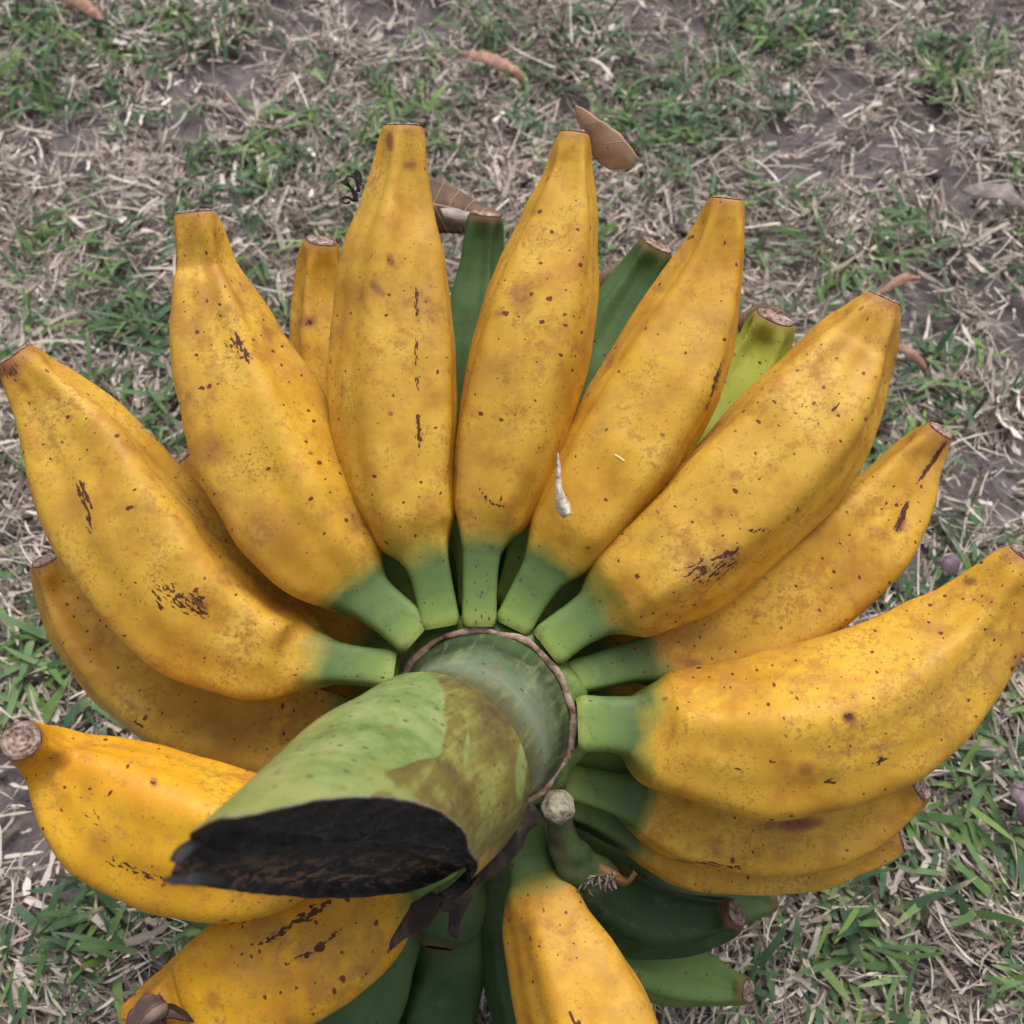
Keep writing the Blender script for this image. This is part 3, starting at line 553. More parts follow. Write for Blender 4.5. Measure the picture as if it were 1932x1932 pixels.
# unripe hand underneath
B([(1000, 1560, 34, .430), (1040, 1600, 40, .432), (1078, 1645, 58, .434), (1130, 1690, 82, .436), (1205, 1728, 78, .437), (1285, 1742, 62, .436), (1345, 1736, 46, .433), (1388, 1722, 31, .427)], 2, ripe=0, gtone=-.02, th0=.3, amp=.05, ns=110, nth=80, label='dark green unripe banana at the lower right with a round dry tip')
B([(990, 1600, 30, .450), (1040, 1670, 36, .452), (1090, 1730, 54, .454), (1160, 1788, 70, .456), (1250, 1828, 66, .457), (1330, 1852, 50, .457), (1380, 1864, 34, .456), (1410, 1870, 25, .452)], 2, ripe=0, gtone=.62, k=4, th0=.4, amp=.10, ns=110, nth=80, label='lighter green ribbed banana, lowest on the right')
B([(1040, 1560, 30, .455), (1120, 1620, 36, .458), (1200, 1670, 54, .46), (1300, 1705, 50, .462), (1380, 1712, 38, .463), (1430, 1706, 26, .463), (1464, 1700, 15, .462)], 2, ripe=0, gtone=.42, nth=56, ns=80, k=4, amp=.06, label='green banana tip poking out behind the dark green one')
B([(760, 1650, 30, .435), (690, 1680, 36, .437), (620, 1700, 50, .438), (520, 1712, 60, .438), (430, 1712, 54, .437), (350, 1700, 38, .435), (290, 1688, 22, .432)], 2, ripe=0, gtone=.40, nth=60, ns=90, k=4, amp=.08, th0=.6, label='green banana showing below the deep yellow one at lower left')
B([(800, 1600, 34, .432), (780, 1660, 38, .432), (755, 1715, 56, .432), (722, 1780, 76, .431), (682, 1860, 92, .429), (640, 1940, 92, .426), (600, 2030, 70, .422), (570, 2100, 40, .416)], 2, ripe=0, gtone=.36, nth=72, ns=100, k=4, amp=.07, th0=.5, label='mid green banana at the bottom beside the deep yellow one')
B([(880, 1580, 34, .418), (868, 1630, 40, .418), (858, 1680, 66, .418), (846, 1720, 76, .418), (836, 1752, 68, .418), (830, 1776, 48, .417), (828, 1788, 30, .416)], 2, ripe=0, gtone=.16, nth=64, ns=70, amp=.03, label='short stubby dark green banana under the black bracts', scar=False)
B([(900, 1620, 30, .445), (880, 1700, 40, .447), (850, 1780, 76, .448), (828, 1860, 84, .447), (812, 1940, 84, .444), (800, 2030, 66, .440), (795, 2100, 40, .436)], 2, ripe=0, gtone=.12, nth=64, ns=80, k=4, amp=.08, label='dark green banana in shade at the bottom centre')
B([(950, 1560, 28, .440), (948, 1640, 32, .442), (948, 1710, 44, .443), (955, 1790, 54, .443), (975, 1870, 58, .441), (1000, 1960, 58, .438), (1030, 2060, 50, .434), (1050, 2120, 30, .43)], 2, ripe=0, gtone=.26, nth=64, ns=80, k=4, amp=.08, label='narrow green banana in the shade left of the bottom yellow one')

for i, a_ in enumerate([10, 52, 88, 118, 150, 195, 235, 268, 290, 303, 318, 335]):      # mostly hidden filler fruits, added to darken the gaps; skin darkened as shade
    ca, sa = math.cos(R(a_)), -math.sin(R(a_)); mx = .8 if sa > .3 else 1.
    B([(912+ca*q*mx, 1357+sa*q*mx, h, d) for q, h, d in [(60, 34, .455), (120, 44, .462), (170, 70, .468), (260, 96, .474), (350, 92, .478), (430, 60, .478), (480, 34, .475)]], 2, ripe=0, gtone=-.05, nth=40, ns=50, scar=False)
#@@STALK@@
# ------------------------------------------------------------------ stalk
def stalk_material():
    m, t, b = mat('stalk_skin'); P = seeded(t); n = noise(t, P, 55, 5, .6); n2 = noise(t, P, 230, 4, .65)
    uv = t.nodes.new('ShaderNodeUVMap'); uv.uv_map = 'skin'
    mp = t.nodes.new('ShaderNodeMapping'); mp.inputs['Scale'].default_value = (40, 260, 1); L(t, uv.outputs[0], mp.inputs[0]); ns = noise(t, mp.outputs[0], 1, 4, .6)
    zone = attr(t, 'zone').outputs['Fac']; rimd = attr(t, 'rimd').outputs['Fac']; neck = attr(t, 'neckz').outputs['Fac']
    green = ramp(t, mth(t, 'ADD', mth(t, 'MULTIPLY', n, .7), mth(t, 'MULTIPLY', n2, .3)), [(.34, (.10, .165, .045)), (.46, (.17, .255, .08)), (.56, (.235, .31, .12)), (.68, (.33, .38, .20))])
    green = mix(t, mth(t, 'MULTIPLY', sstep(t, noise(t, P, 24, 3, .6), .5, .62), .5), green, (.30, .31, .09))
    olive = ramp(t, mth(t, 'ADD', mth(t, 'MULTIPLY', ns, .35), mth(t, 'MULTIPLY', n, .65)), [(.36, (.075, .052, .024)), (.46, (.14, .115, .036)), (.56, (.19, .18, .042)), (.70, (.28, .32, .075))])
    z = sstep(t, mth(t, 'ADD', zone, mth(t, 'MULTIPLY', mth(t, 'SUBTRACT', n, .5), .7)), .40, .56)
    c = mix(t, z, green, olive)
    nk = ramp(t, mth(t, 'ADD', mth(t, 'MULTIPLY', n, .6), mth(t, 'MULTIPLY', ns, .4)), [(.35, (.02, .035, .018)), (.48, (.05, .085, .035)), (.6, (.10, .13, .07)), (.7, (.06, .035, .04))])
    ntt = mth(t, 'ADD', attr(t, 'neckt').outputs['Fac'], mth(t, 'MULTIPLY', mth(t, 'SUBTRACT', n, .5), .5))
    nk = mix(t, .72, nk, ramp(t, ntt, [(.0, (.07, .13, .045)), (.16, (.03, .042, .024)), (.34, (.13, .18, .10)), (.55, (.24, .28, .21)), (.75, (.12, .12, .06)), (1., (.05, .035, .03))]))  # pale grey-green middle stops paint a highlight band round the neck
    c = mix(t, neck, c, nk)
    v = t.nodes.new('ShaderNodeTexVoronoi'); v.inputs['Scale'].default_value = 230; L(t, P, v.inputs['Vector'])
    k = mth(t, 'MULTIPLY', sstep(t, v.outputs['Distance'], .24, .14), sstep(t, n2, .42, .52))
    c = mix(t, mth(t, 'MULTIPLY', k, .9), c, (.09, .05, .05))
    c = mix(t, mth(t, 'MULTIPLY', sstep(t, mth(t, 'ADD', mth(t, 'MULTIPLY', n, .5), mth(t, 'MULTIPLY', ns, .5)), .50, .62), .35), c, (.30, .33, .13))
    v2 = t.nodes.new('ShaderNodeTexVoronoi'); v2.inputs['Scale'].default_value = 90; L(t, P, v2.inputs['Vector'])
    c = mix(t, mth(t, 'MULTIPLY', sstep(t, v2.outputs['Distance'], .17, .10), .6), c, (.19, .12, .05))
    rk = sstep(t, mth(t, 'ADD', rimd, mth(t, 'MULTIPLY', mth(t, 'SUBTRACT', ns, .5), .9)), .70, .80)
    pale = sstep(t, mth(t, 'ADD', rimd, mth(t, 'MULTIPLY', mth(t, 'SUBTRACT', n, .5), .6)), .25, .6)
    c = mix(t, mth(t, 'MULTIPLY', pale, .55), c, (.19, .17, .175))
    c = mix(t, rk, c, (.035, .030, .034))
    L(t, c, b.inputs['Base Color']); L(t, mth(t, 'MULTIPLY_ADD', n2, .3, .28), b.inputs['Roughness']); b.inputs['Specular IOR Level'].default_value = .45
    bump(t, mth(t, 'ADD', n2, mth(t, 'MULTIPLY', ns, .5)), .35, .0008, b); return m
STK = stalk_material()
def stalk():
    s_ = 1932/2448.
    ctrl = [(912, 1357, 168, .372), (902, 1370, 157, .364), (880, 1396, 151, .350), (858, 1418, 157, .342), (838, 1436, 163, .336), (826, 1445, 170, .3325), (818, 1451, 192, .330), (770, 1490, 199, .310), (710, 1532, 206, .285), (655, 1585, 209, .262), (600, 1636, 211, .240), (545, 1686, 211, .220), (490, 1737, 211, .202), (435, 1788, 211, .186)]
    P = np.array([at(x, y, d) for x, y, h, d in ctrl]); rad = np.array([h*mpp(d) for x, y, h, d in ctrl])
    ns, nth = 420, 240; Q, s, sc = spline(P, ns)
    ax = (P[-1]-P[5]); ax /= np.linalg.norm(ax)
    k = np.ones(15)/15.                                        # smooth axis
    r = pchip(sc, rad, s)
    tg = np.gradient(Q, axis=0); tg /= np.linalg.norm(tg, axis=1)[:, None]
    tg = np.stack([np.convolve(np.pad(tg[:, i], 30, 'edge'), np.ones(61)/61, 'valid') for i in range(3)], 1); tg /= np.linalg.norm(tg, axis=1)[:, None]
    # ring at the collar faces the camera more
    ref = np.array([1., 0, 0]); e1 = np.cross(tg, np.cross(ref, tg)); e1 = ref-tg*(tg @ ref)[:, None]; e1 /= np.linalg.norm(e1, axis=1)[:, None]; e2 = np.cross(tg, e1)
    th = np.linspace(0, 2*np.pi, nth, endpoint=False)
    G = Q[:, None]+r[:, None, None]*(np.cos(th)[None, :, None]*e1[:, None]+np.sin(th)[None, :, None]*e2[:, None])
    outw = np.cos(th)[None, :, None]*e1[:, None]+np.sin(th)[None, :, None]*e2[:, None]
    G = G+outw*(vn(G*40, 77)*.0010)[..., None]
    nrm = gridnormals(G, True); nrm *= np.sign((nrm*outw).sum())
    px, py, dd = pix(G.reshape(-1, 3)); px = px.reshape(ns, nth); py = py.reshape(ns, nth)
    fac = ((nrm*(C0-G)).sum(-1) > 0)
    RM = np.array([(397, 2104), (420, 2058), (462, 2011), (540, 1975), (629, 1946), (720, 1922), (816, 1909), (910, 1908), (1002, 1923), (1060, 1948), (1104, 1983), (1122, 2025), (1090, 2086), (1000, 2130), (870, 2146), (769, 2148), (670, 2142), (583, 2132), (480, 2118), (397, 2104)])*s_
    RQ = np.concatenate([RM[i]+(RM[i+1]-RM[i])*np.linspace(0, 1, 24, endpoint=False)[:, None] for i in range(len(RM)-1)])
    nv = np.array([0.28169291343832986, -0.959300424175888, -0.019793905491002083]); c = np.array([-0.04361022037278286, 0.052958907518327825, 0.3072473110404128])
    send = np.zeros(nth)
    for j in range(nth):                                        # slanting cut, bent a little to the outline of the real one
        h = (G[:, j]-c) @ nv; i0 = np.where((h[:-1] < 0) & (h[1:] >= 0))[0][-1]
        lo, hi = max(0, i0-32), min(ns-1, i0+32); ii = np.arange(lo, hi)
        dd_ = np.sqrt(((px[ii, j][:, None]-RQ[None, :, 0])**2+(py[ii, j][:, None]-RQ[None, :, 1])**2).min(1))
        send[j] = s[ii[(dd_+.12*np.abs(ii-i0)).argmin()]]
    ker = np.hanning(17); ker /= ker.sum(); send = np.convolve(np.pad(send, 8, 'wrap'), ker, 'valid')
    jag = vn(np.stack([np.cos(th)*14, np.sin(th)*14, th*0], 1), 4)*.0005+vn(np.stack([np.cos(th)*45, np.sin(th)*45, th*0], 1), 5)*.0004
    send = send+jag
    jt = send.argmax(); dj = (np.arange(nth)-jt+nth//2) % nth-nth//2
    side = 1 if py[-1, (jt+6) % nth] < py[-1, (jt-6) % nth] else -1
    send -= .010*np.exp(-(dj/9.)**2)
    # resample each column to end on the cut
    nr = 200; H = np.zeros((nr, nth, 3)); SS = np.zeros((nr, nth))
    for j in range(nth):
        sj = np.linspace(0, 1, nr)*send[j]; SS[:, j] = sj
        for a in range(3): H[:, j, a] = np.interp(sj, s, G[:, j, a])
    n_ = gridnormals(H, True); fl = (n_*(H-H.mean(1, keepdims=True))).sum() < 0
    X, Y, _ = pix(H.reshape(-1, 3)); SSf = SS.ravel(); snk = s[np.abs(Q-P[5]).sum(1).argmin()]
    neckz = np.clip((snk-SSf)/.0025+.2, 0, 1)
    # zone: waxy light green on the left, bare olive on the right
    bx = np.interp(Y, [1260, 1300, 1340, 1400, 1420, 1432, 1442, 1456, 1475, 1490], [800, 834, 842, 842, 828, 800, 762, 728, 712, 695])+5*np.sin(Y/9.)+7*np.sin(X/11.+2); zone = np.clip((X-bx)/70+.5, 0, 1)
    G2 = lambda x, y, a, b_, an: np.exp(-((((X-x)*math.cos(R(an))+(Y-y)*math.sin(R(an)))/a)**2+((-(X-x)*math.sin(R(an))+(Y-y)*math.cos(R(an)))/b_)**2)**1.1)
    zone = zone-.75*G2(880, 1415, 60, 9, 96)-.7*G2(985, 1440, 110, 16, 95)-.6*G2(760, 1500, 80, 22, 25)
    zone = np.clip(zone, 0, 1)
    rimd = np.clip(1-(np.repeat(send[None], nr, 0).ravel()-SSf)/.0042, 0, 1)
    neckt = np.clip(SSf/snk, 0, 1)
    F = gridfaces(nr, nth, True)
    if fl: F = F[:, ::-1]
    sd = np.tile([1.3, 2.2, .4], (nr*nth, 1)); uv = np.stack([SSf, np.tile(th, nr)*.03], 1)
    st = mesh_obj('stalk', H.reshape(-1, 3), F.copy(), STK, ROOT, dict(seed=sd, zone=zone, rimd=rimd, neckz=neckz, neckt=neckt), uv)
    st['label'] = 'thick pale green stalk cut off slantwise, with a blackened end'
    # cut face: thin lip, then a recessed fibrous pith
    rim_ = H[-1]; c = rim_.mean(0); rows = []; q_ = [1, .985, .965, .95, .93, .9, .85, .8, .74, .68, .6, .52, .44, .36, .28, .2, .12, .05, 0]
    for q in q_:
        dep = .0006 if q > .98 else (.0006+.0055*min(1, (.985-q)/.09))*1.0+.003*(1-q)
        ring = c+(rim_-c)*q-ax*dep*1.6 if q < 1 else rim_.copy()
        if q < .94: ring = ring+nv*((vn(ring*np.array([420, 420, 420]), 21)*.0009+vn(ring*1100, 22)*.0006))[:, None]
        rows.append(ring)
    GG = np.array(rows); F = gridfaces(len(q_), nth, True)
    if fl: F = F[:, ::-1]
    m, t, b = mat('cut_pith'); Pn = seeded(t)
    nn = noise(t, Pn, 160, 6, .7); mp = t.nodes.new('ShaderNodeMapping'); mp.inputs['Rotation'].default_value = (0, 0, .9); mp.inputs['Scale'].default_value = (60, 420, 200); L(t, Pn, mp.inputs[0]); fb = noise(t, mp.outputs[0], 1, 4, .6)
    low = attr(t, 'low').outputs['Fac']
    cc = ramp(t, nn, [(.3, (.008, .008, .009)), (.5, (.024, .022, .024)), (.72, (.085, .075, .072))])
    cc = mix(t, mth(t, 'MULTIPLY', sstep(t, fb, .49, .60), mth(t, 'MULTIPLY', low, .9)), cc, (.26, .15, .09))
    vv = t.nodes.new('ShaderNodeTexVoronoi'); vv.inputs['Scale'].default_value = 260; L(t, Pn, vv.inputs['Vector'])
    cc = mix(t, mth(t, 'MULTIPLY', mth(t, 'MULTIPLY', sstep(t, vv.outputs['Distance'], .16, .08), sstep(t, nn, .5, .6)), .5), cc, (.20, .24, .24))
    L(t, cc, b.inputs['Base Color']); b.inputs['Roughness'].default_value = .8; bump(t, mth(t, 'ADD', nn, fb), .9, .0018, b)
    _, Y2, _ = pix(GG.reshape(-1, 3)); low = np.clip((Y2-1600)/50, 0, 1)*np.clip((1680-Y2)/15, 0, 1)
    for A_, B_ in (([(380, 1582, .205), (358, 1594, .202), (342, 1609, .199), (330, 1625, .197)], [(384, 1594, .206), (366, 1606, .203), (348, 1618, .200), (331, 1628, .198)]),
                   ([(410, 1646, .208), (378, 1648, .204), (348, 1655, .199), (312, 1662, .194)], [(430, 1670, .212), (395, 1670, .207), (350, 1669, .200), (313, 1665, .195)])):
        loft('splinter', A_, B_, m, st, n=24, m=8, thick=.0012, bulge=.0015, wob=.0008, ws=200)
    mesh_obj('cut_face', GG.reshape(-1, 3), F.copy(), m, st, dict(seed=np.tile([.3, .2, .9], (len(q_)*nth, 1)), low=low))
    # brown scar ring round the collar
    a = np.linspace(0, 2*np.pi, 161)[:-1]; c0 = Q[0]+tg[0]*.0008; R0 = r[0]+.0006
    BR = simple('ring_bark', [(.33, (.12, .07, .05)), (.46, (.36, .22, .16)), (.66, (.56, .40, .32))], 260, .8, .6, .001)
    E1, E2, T0 = e1[0], e2[0], tg[0]
    rows = []
    for b2 in np.linspace(0, 2*np.pi, 11)[:-1]:
        rr = .0009*(1+.5*vn(np.stack([np.cos(a)*7, np.sin(a)*7, a*0], 1), 8)); R1 = R0+.0006*vn(np.stack([np.cos(a)*5, np.sin(a)*5, a*0], 1), 6)+.0003*np.sin(a*13)
        rows.append(c0+(R1+np.cos(b2)*rr*1.35)[:, None]*(np.cos(a)[:, None]*E1+np.sin(a)[:, None]*E2)+T0*(np.sin(b2)*rr*.7+.0006*np.sin(a*4))[:, None])
    GG = np.array(rows+[rows[0]]); F = gridfaces(11, 160, True)
    mesh_obj('scar_ring', GG.reshape(-1, 3), F.copy(), BR, st, dict(seed=np.zeros((11*160, 3))))
    # crown: green cushion the fruit stems grow from, then the stem on down to the grass
    CW = simple('crown_skin', [(.3, (.055, .11, .03)), (.5, (.14, .22, .06)), (.7, (.26, .33, .10))], 90, .45, .3, .0006, spec=.4)
    prof = [(.0300, .003), (.0318, .0012), (.0342, .0004), (.0362, -.0014), (.0375, -.0055), (.0365, -.012), (.0300, -.022), (.0250, -.034)]
    n1 = 120; a = np.linspace(0, 2*np.pi, n1, endpoint=False)
    cx = at(910, 1360, .374); V = np.array([cx+(rd*(1+.03*np.sin(a*11+k2)))[:, None]*(np.cos(a)[:, None]*E1+np.sin(a)[:, None]*E2)+T0*h-FW*0 for k2, (rd, h) in enumerate(prof)])
    F = gridfaces(len(prof), n1, True)
    mesh_obj('crown', V.reshape(-1, 3), F.copy(), CW, ROOT, dict(seed=np.zeros((V.shape[0]*n1, 3))))
    DK = simple('lower_stem_skin', [(.3, (.03, .06, .02)), (.6, (.07, .12, .04))], 90, .6, .4, .001)  # dark green puts shade into the gaps between the fruit stems
    base = cx-T0*.01
    tube('lower_stem', [base, base-T0*.05, np.array([base[0]+.02, base[1]+.055, .09]), np.array([base[0]+.025, base[1]+.07, .003])], DK, ROOT, nth=40, ns=60, world=True, radii=[.030, .026, .024, .022], noise_amp=.001, nscale=60)
    return st
ST = stalk()

#@@BITS@@
DRYB = simple('black_bract_skin', [(.33, (.010, .008, .010)), (.47, (.028, .020, .020)), (.57, (.10, .07, .055)), (.70, (.27, .21, .17))], 10, .7, .8, .0012, stretch=(3, 18, 1))
loft('dried_bract', [(812, 1688, .300), (780, 1700, .302), (764, 1735, .304), (742, 1776, .306)], [(842, 1690, .303), (826, 1724, .305), (800, 1752, .306), (740, 1780, .306)], DRYB, ROOT, n=60, m=20, bulge=.002, wob=.0016, ragged=.0018)
loft('dried_bract', [(836, 1705, .302), (842, 1735, .304), (850, 1752, .305), (860, 1766, .306)], [(905, 1650, .309), (892, 1690, .309), (876, 1728, .308), (862, 1766, .306)], DRYB, ROOT, n=60, m=20, bulge=.002, wob=.0016, ragged=.0018)
loft('torn_skin', [(1005, 1520, .326), (960, 1575, .320), (905, 1622, .312), (850, 1672, .304), (828, 1690, .302)], [(1010, 1548, .332), (975, 1602, .328), (935, 1640, .322), (895, 1672, .314), (850, 1700, .306)], DRYB, ROOT, n=60, m=18, bulge=.003, wob=.002, ragged=.0013)
# cut finger stub below the collar
CAPM = simple('dry_cap', [(.36, (.12, .08, .05)), (.47, (.27, .22, .15)), (.62, (.44, .40, .31))], 220, .8, 1., .002)
STM = simple('stub_skin', [(.35, (.022, .045, .018)), (.48, (.045, .085, .030)), (.58, (.08, .10, .04)), (.68, (.06, .04, .025))], 70, .55, .5, .001)
stub = tube('cut_fruit_stub', [(1056, 1535, 24, .378), (1060, 1566, 27, .380), (1070, 1600, 33, .383), (1092, 1632, 38, .386), (1125, 1655, 38, .389), (1152, 1668, 30, .391)], STM, ROOT, nth=40, ns=60, noise_amp=.0013, nscale=170, flat=.8)
def cap():
    n1, nr = 40, 12; c = at(1053, 1521, .368); a = np.linspace(0, 2*np.pi, n1, endpoint=False)
    rr = 30*mpp(.37)*(1+.07*np.abs(np.cos(2.5*a+.6))+.03*np.cos(7*a)); n_ = C0-c; n_ /= np.linalg.norm(n_); n_ = n_*.9+UP*.25; n_ /= np.linalg.norm(n_); e1 = np.cross(n_, UP); e1 /= np.linalg.norm(e1); e2 = np.cross(e1, n_)
    rows = []
    for q, h in [(.55, -.006), (.80, -.004), (1.0, -.0012), (1.03, 0), (.95, .0012), (.80, .0016), (.72, .0022), (.6, .0030), (.45, .0032), (.3, .0028), (.12, .0030), (.0, .0031)]:
        rg = c+(rr*q)[:, None]*(np.cos(a)[:, None]*e1+np.sin(a)[:, None]*e2)+n_*h; rows.append(rg+n_*(vn(rg*420, 3)*.0007)[:, None])
    G = np.array(rows); F = gridfaces(len(rows), n1, True); mesh_obj('dried_cap', G.reshape(-1, 3), F.copy(), CAPM, stub, dict(seed=np.zeros((len(rows)*n1, 3))))
cap()
FIB = simple('torn_fibre_skin', [(.3, (.08, .055, .045)), (.5, (.22, .17, .14)), (.7, (.48, .41, .35))], 200, .8, .5, .001)
def fringe():
    V = []; F = []
    for i in range(30):
        q = i/45; x = 1098+q*92+random.uniform(-4, 4); y = 1666-10*math.sin(q*3)-q*12+random.uniform(-5, 5); d = .383+random.uniform(-.002, .003)
        l = random.uniform(6, 24)*(1.2 if i % 7 < 4 else .5); dx = random.uniform(-14, 14); wd = random.uniform(3, 9)
        p = [at(x+dx*u*u+random.uniform(-1.5, 1.5), y+l*u, d-.002*math.sin(u*2)) for u in (0, .35, .7, 1)]
        k = len(V)
        for j, pp in enumerate(p):
            w_ = wd*mpp(d)*(1-.22*j); V += [pp-RT*w_, pp+RT*w_, pp-FW*w_*.8]
        for j in range(3):
            a = k+3*j
            F += [(a, a+1, a+4, a+3), (a+1, a+2, a+5, a+4), (a+2, a, a+3, a+5)]
    mesh_obj('torn_fibre', V, F, FIB, stub, dict(seed=np.zeros((len(V), 3))), np.zeros((len(V), 2)))
fringe()
loft('torn_lip', [(1130, 1625, .386), (1160, 1642, .384), (1182, 1656, .382), (1196, 1640, .380)], [(1118, 1668, .385), (1150, 1664, .383), (1180, 1672, .381), (1202, 1648, .379)], simple('torn_lip_skin', [(.3, (.06, .03, .015)), (.5, (.17, .08, .03)), (.7, (.30, .17, .08))], 120, .75, .6, .001), stub, bulge=.002)
# shrivelled flower ends that belong to fruits
kids = [o for o in ROOT.children if o.name.startswith('banana')]
def by(txt): return [o for o in kids if txt in (o.get('label') or '')][0]
FL = simple('dead_flower', [(.3, (.03, .018, .018)), (.5, (.13, .08, .065)), (.65, (.34, .25, .20)), (.8, (.5, .4, .34))], 9, .8, .8, .0012, stretch=(4, 20, 1))
p = by('shrivelled')
tube('flower_end', [(262, 1948, 20, .350), (270, 1925, 32, .345), (290, 1902, 30, .343), (305, 1895, 16, .345)], FL, p, nth=24, ns=24, noise_amp=.0014, nscale=260)
loft('flower_flap', [(300, 1900, .346), (325, 1895, .347), (350, 1908, .350), (368, 1918, .353)], [(300, 1925, .346), (320, 1922, .347), (345, 1925, .350), (368, 1921, .353)], DRYB, p, bulge=.003, wob=.0005)
loft('flower_flap', [(300, 1908, .344), (322, 1905, .345), (340, 1912, .347), (352, 1920, .349)], [(303, 1922, .344), (320, 1920, .345), (338, 1922, .347), (352, 1922, .349)], FL, p, bulge=.002, wob=.0005)
p = by('broken dark line')
BLK = simple('black_flower', [(.3, (.012, .009, .010)), (.6, (.05, .035, .035)), (.8, (.12, .09, .08))], 200, .8, .6, .001)
for c_ in ([(668, 378, 7, .392), (655, 372, 5, .391), (640, 377, 1.2, .389)], [(672, 370, 7, .392), (660, 352, 6, .390), (647, 346, 1.5, .388)], [(676, 362, 5, .392), (672, 338, 4, .390), (656, 332, 3, .388), (652, 340, 1, .387)],
           [(672, 380, 8, .392), (665, 360, 7, .391), (655, 343, 2, .388)], [(678, 350, 6, .392), (680, 330, 4, .391), (672, 318, 1, .390)], [(660, 382, 4, .391), (650, 383, 3, .390), (641, 376, 1, .389)]):
    c_ = [(x_, y_, h_*.55, d_) for x_, y_, h_, d_ in c_]
    tube('dead_flower_strand', c_, BLK, p, nth=8, ns=12, noise_amp=.0003, nscale=400)

# ------------------------------------------------------------------ loose leaves and litter (things of their own)
def leafmat(name, stops, vein, scale=120, vs=9.0):
    m, t, b = mat(name); P = seeded(t); uv = t.nodes.new('ShaderNodeUVMap'); uv.uv_map = 'skin'; sp = t.nodes.new('ShaderNodeSeparateXYZ'); L(t, uv.outputs[0], sp.inputs[0])
    n = noise(t, P, scale, 5, .6); c = ramp(t, n, stops)
    mid = mth(t, 'ABSOLUTE', mth(t, 'SUBTRACT', sp.outputs[1], .5))
    f = mth(t, 'FRACT', mth(t, 'MULTIPLY', mth(t, 'ADD', mth(t, 'SUBTRACT', sp.outputs[0], mth(t, 'MULTIPLY', mid, .35)), mth(t, 'MULTIPLY', n, .06)), vs))
    k = mth(t, 'MAXIMUM', sstep(t, mth(t, 'ABSOLUTE', mth(t, 'SUBTRACT', f, .5)), .035, .01), sstep(t, mid, .022, .010))
    c = mix(t, mth(t, 'MULTIPLY', k, .75), c, vein)
    v = t.nodes.new('ShaderNodeTexVoronoi'); v.inputs['Scale'].default_value = 300; L(t, P, v.inputs['Vector'])
    c = mix(t, mth(t, 'MULTIPLY', mth(t, 'MULTIPLY', sstep(t, v.outputs['Distance'], .22, .12), sstep(t, n, .52, .6)), .7), c, (.08, .04, .03))
    L(t, c, b.inputs['Base Color']); b.inputs['Roughness'].default_value = .6; bump(t, mth(t, 'ADD', n, k), .5, .0006, b); return m
TAN = leafmat('tan_leaf', [(.3, (.36, .20, .12)), (.5, (.47, .28, .17)), (.7, (.55, .35, .23))], (.50, .32, .2), vs=3)
BRN = leafmat('brown_leaf', [(.3, (.05, .024, .014)), (.5, (.12, .06, .032)), (.7, (.20, .11, .06))], (.50, .36, .24), vs=5)
RED = leafmat('red_brown_leaf', [(.3, (.20, .09, .06)), (.5, (.34, .17, .12)), (.7, (.46, .27, .2))], (.42, .27, .2), vs=8)
GRY = leafmat('grey_leaf', [(.3, (.14, .10, .09)), (.5, (.25, .195, .18)), (.7, (.36, .30, .28))], (.36, .30, .28), vs=8)
PUR = leafmat('purple_leaf', [(.3, (.09, .05, .07)), (.5, (.16, .10, .13)), (.7, (.26, .18, .2))], (.25, .18, .2), vs=8)
RL = np.zeros(3)
def leafthing(name, A, B_, mt, label, cat='leaf', group=None, **kw):
    pts = np.array([at(*p) for p in A]+[at(*p) for p in B_]) if not kw.get('world') else np.array(list(A)+list(B_), float)
    c = pts.mean(0); o = loft(name, A, B_, mt, off=c, **kw); o.location = c; return tag(o, label, cat, group)
leafthing('dry_leaf', [(1085, 199, .362), (1128, 221, .362), (1165, 250, .364), (1192, 280, .366), (1201, 292, .367)], [(1087, 232, .366), (1106, 268, .369), (1120, 298, .371), (1150, 319, .372), (1194, 317, .372)], TAN,
          'tan torn piece of dry leaf caught behind the tip of a yellow banana', n=46, m=18, bulge=.0010, wob=.0005, ragged=.0005, thick=.0004, lin=True)
leafthing('dry_leaf', [(800, 330, .450), (850, 348, .452), (895, 376, .454), (948, 402, .456)], [(812, 440, .452), (850, 440, .455), (880, 440, .456), (945, 412, .457)], BRN, 'dark brown dry leaf with pale veins stuck between two middle bananas', n=40, m=16, bulge=.003)
leafthing('dry_leaf', [(830, 392, .440), (860, 394, .441), (886, 398, .441)], [(840, 424, .442), (862, 430, .443), (884, 438, .443)], GRY, 'small greyish strap of dry leaf beside a dark green banana tip', n=20, m=8, bulge=.002, ragged=.0004)
leafthing('dry_leaf', [(1110, 540, .436), (1140, 508, .437), (1185, 486, .44)], [(1115, 570, .440), (1150, 545, .442), (1186, 492, .44)], BRN, 'thin dark brown leaf lying against the green banana behind', n=30, m=12, bulge=.003)
leafthing('dry_leaf', [(1385, 598, .415), (1425, 580, .416), (1465, 577, .417), (1472, 578, .417)], [(1392, 640, .421), (1410, 625, .422), (1418, 595, .421), (1466, 584, .418)], BRN, 'dark brown leaf scrap behind the lime yellow banana tip', n=26, m=10, bulge=.003)
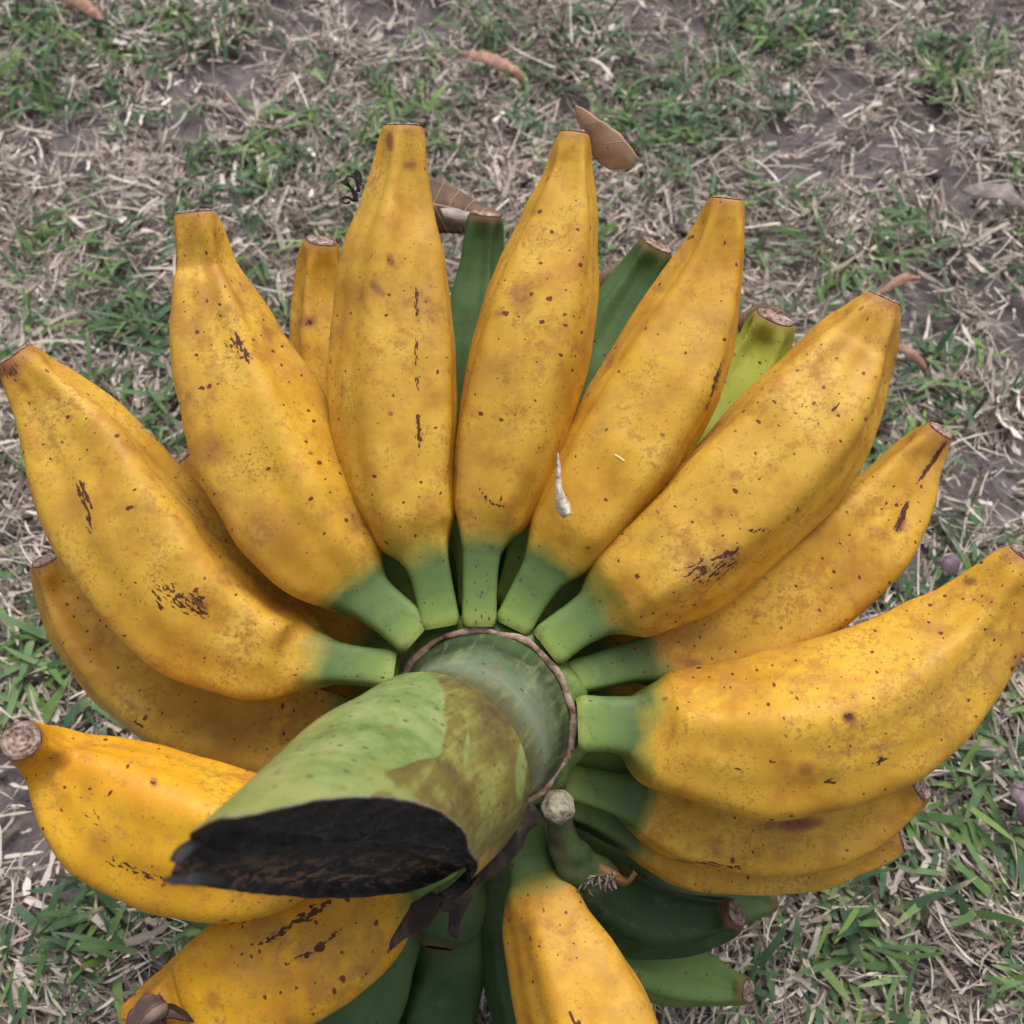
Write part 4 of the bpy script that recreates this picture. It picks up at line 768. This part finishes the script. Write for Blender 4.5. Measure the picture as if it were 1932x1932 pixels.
# white dried flower lying in the groove
c = at(1058, 920, .352)
tw = leafthing('dried_flower', [(1050, 858, .3520), (1048, 890, .3495), (1047, 925, .348), (1050, 960, .3475), (1064, 977, .347)], [(1055, 858, .3520), (1059, 890, .3495), (1062, 925, .348), (1076, 952, .3475), (1079, 970, .347)],
               simple('bleached_flower', [(.32, (.06, .045, .04)), (.42, (.40, .33, .27)), (.6, (.70, .62, .54))], 330, .7, .8, .0008), 'thin bleached dried flower lying between two yellow bananas', 'dried flower', n=36, m=8, thick=.001, bulge=.002)
leafthing('yellow_husk', [(1159, 856, .3505), (1168, 860, .350), (1179, 869, .350)], [(1160, 861, .3505), (1166, 866, .350), (1177, 873, .350)], simple('husk', [(.4, (.6, .45, .15)), (.6, (.8, .65, .3))], 200, .6), 'tiny pale yellow curl of husk on a yellow banana', 'husk', n=12, m=4, thick=.0006, bulge=.001)
def groundleaf(x0, y0, x1, y1, wd, m, label, z=.013, lift=.007, taper=True):
    wd *= .72
    a = ground(x0, y0, z); b_ = ground(x1, y1, z); ax = b_-a; sdv = np.array([-ax[1], ax[0], 0]); sdv /= np.linalg.norm(sdv); q = np.linspace(0, 1, 7)
    w_ = wd*np.sin(np.pi*np.clip(q*.92+.04, 0, 1))**.7; zz = lift*np.sin(np.pi*q)
    A = [a+ax*t+sdv*ww+np.array([0, 0, h+.002]) for t, ww, h in zip(q, w_, zz)]; B_ = [a+ax*t-sdv*ww+np.array([0, 0, h-.001]) for t, ww, h in zip(q, w_, zz)]
    return leafthing('fallen_leaf', A, B_, m, label, 'leaf', 'fallen leaves on the lawn', world=True, n=40, m=14, bulge=.0012, wob=.0030, ws=60, ragged=.0011, thick=.0004)
groundleaf(112, -6, 198, 45, .008, RED, 'pinkish brown narrow leaf on the grass at the top left corner')
groundleaf(872, 104, 990, 152, .008, RED, 'reddish brown narrow leaf on the grass above the two middle bananas')
groundleaf(1815, 362, 1935, 390, .010, GRY, 'grey curled dry leaf on the grass near the right edge')
groundleaf(1672, 652, 1745, 698, .004, RED, 'thin pinkish leaf strip on the grass right of the upper right banana')
groundleaf(1655, 560, 1735, 525, .0035, RED, 'thin reddish stalk of leaf beside the upper right banana tip', z=.02)
groundleaf(1765, 1060, 1805, 1090, .006, PUR, 'small purple leaf on the grass above the fattest banana', z=.02)
groundleaf(1905, 1478, 1940, 1560, .007, PUR, 'purple wilted leaf at the right edge', z=.02)
groundleaf(130, 1592, 172, 1640, .005, PUR, 'small lilac grey leaf on the soil at the lower left')
groundleaf(1205, -8, 1240, 12, .006, RED, 'rust red leaf at the top edge')
groundleaf(640, -5, 700, 12, .006, GRY, 'grey brown leaf at the top edge left of centre')
# pale pebbles
PEB = simple('pebble_stone', [(.3, (.22, .21, .21)), (.6, (.38, .36, .36)), (.8, (.55, .53, .53))], 120, .85, .8, .001)
for i, (x, y, r_, lb) in enumerate([(1872, 205, .007, 'white pebble near the right edge above the grey leaf'), (1850, 268, .008, 'white pebble just above the grey leaf'), (1490, 178, .009, 'pale grey stone in the grass at upper right of centre'),
]):
    c = ground(x, y, .007); n1 = 18; ph = np.linspace(0.02, np.pi-.02, 12); a = np.linspace(0, 2*np.pi, n1, endpoint=False)
    D = np.stack([np.sin(ph)[:, None]*np.cos(a), np.sin(ph)[:, None]*np.sin(a), np.cos(ph)[:, None]*np.ones(n1)], -1)
    G = D*(np.array([1.2, .9, .6])*r_*.62)*(1+.30*vn(D*1.7+i*3, i)[..., None]+.22*vn(D*4+i, i)[..., None])
    o = mesh_obj('pebble', G.reshape(-1, 3), gridfaces(12, n1, True)[:, ::-1].copy(), PEB, attrs=dict(seed=np.zeros((12*n1, 3))), off=np.zeros(3)); o.location = c
    tag(o, lb, 'pebble', 'pale pebbles in the lawn')
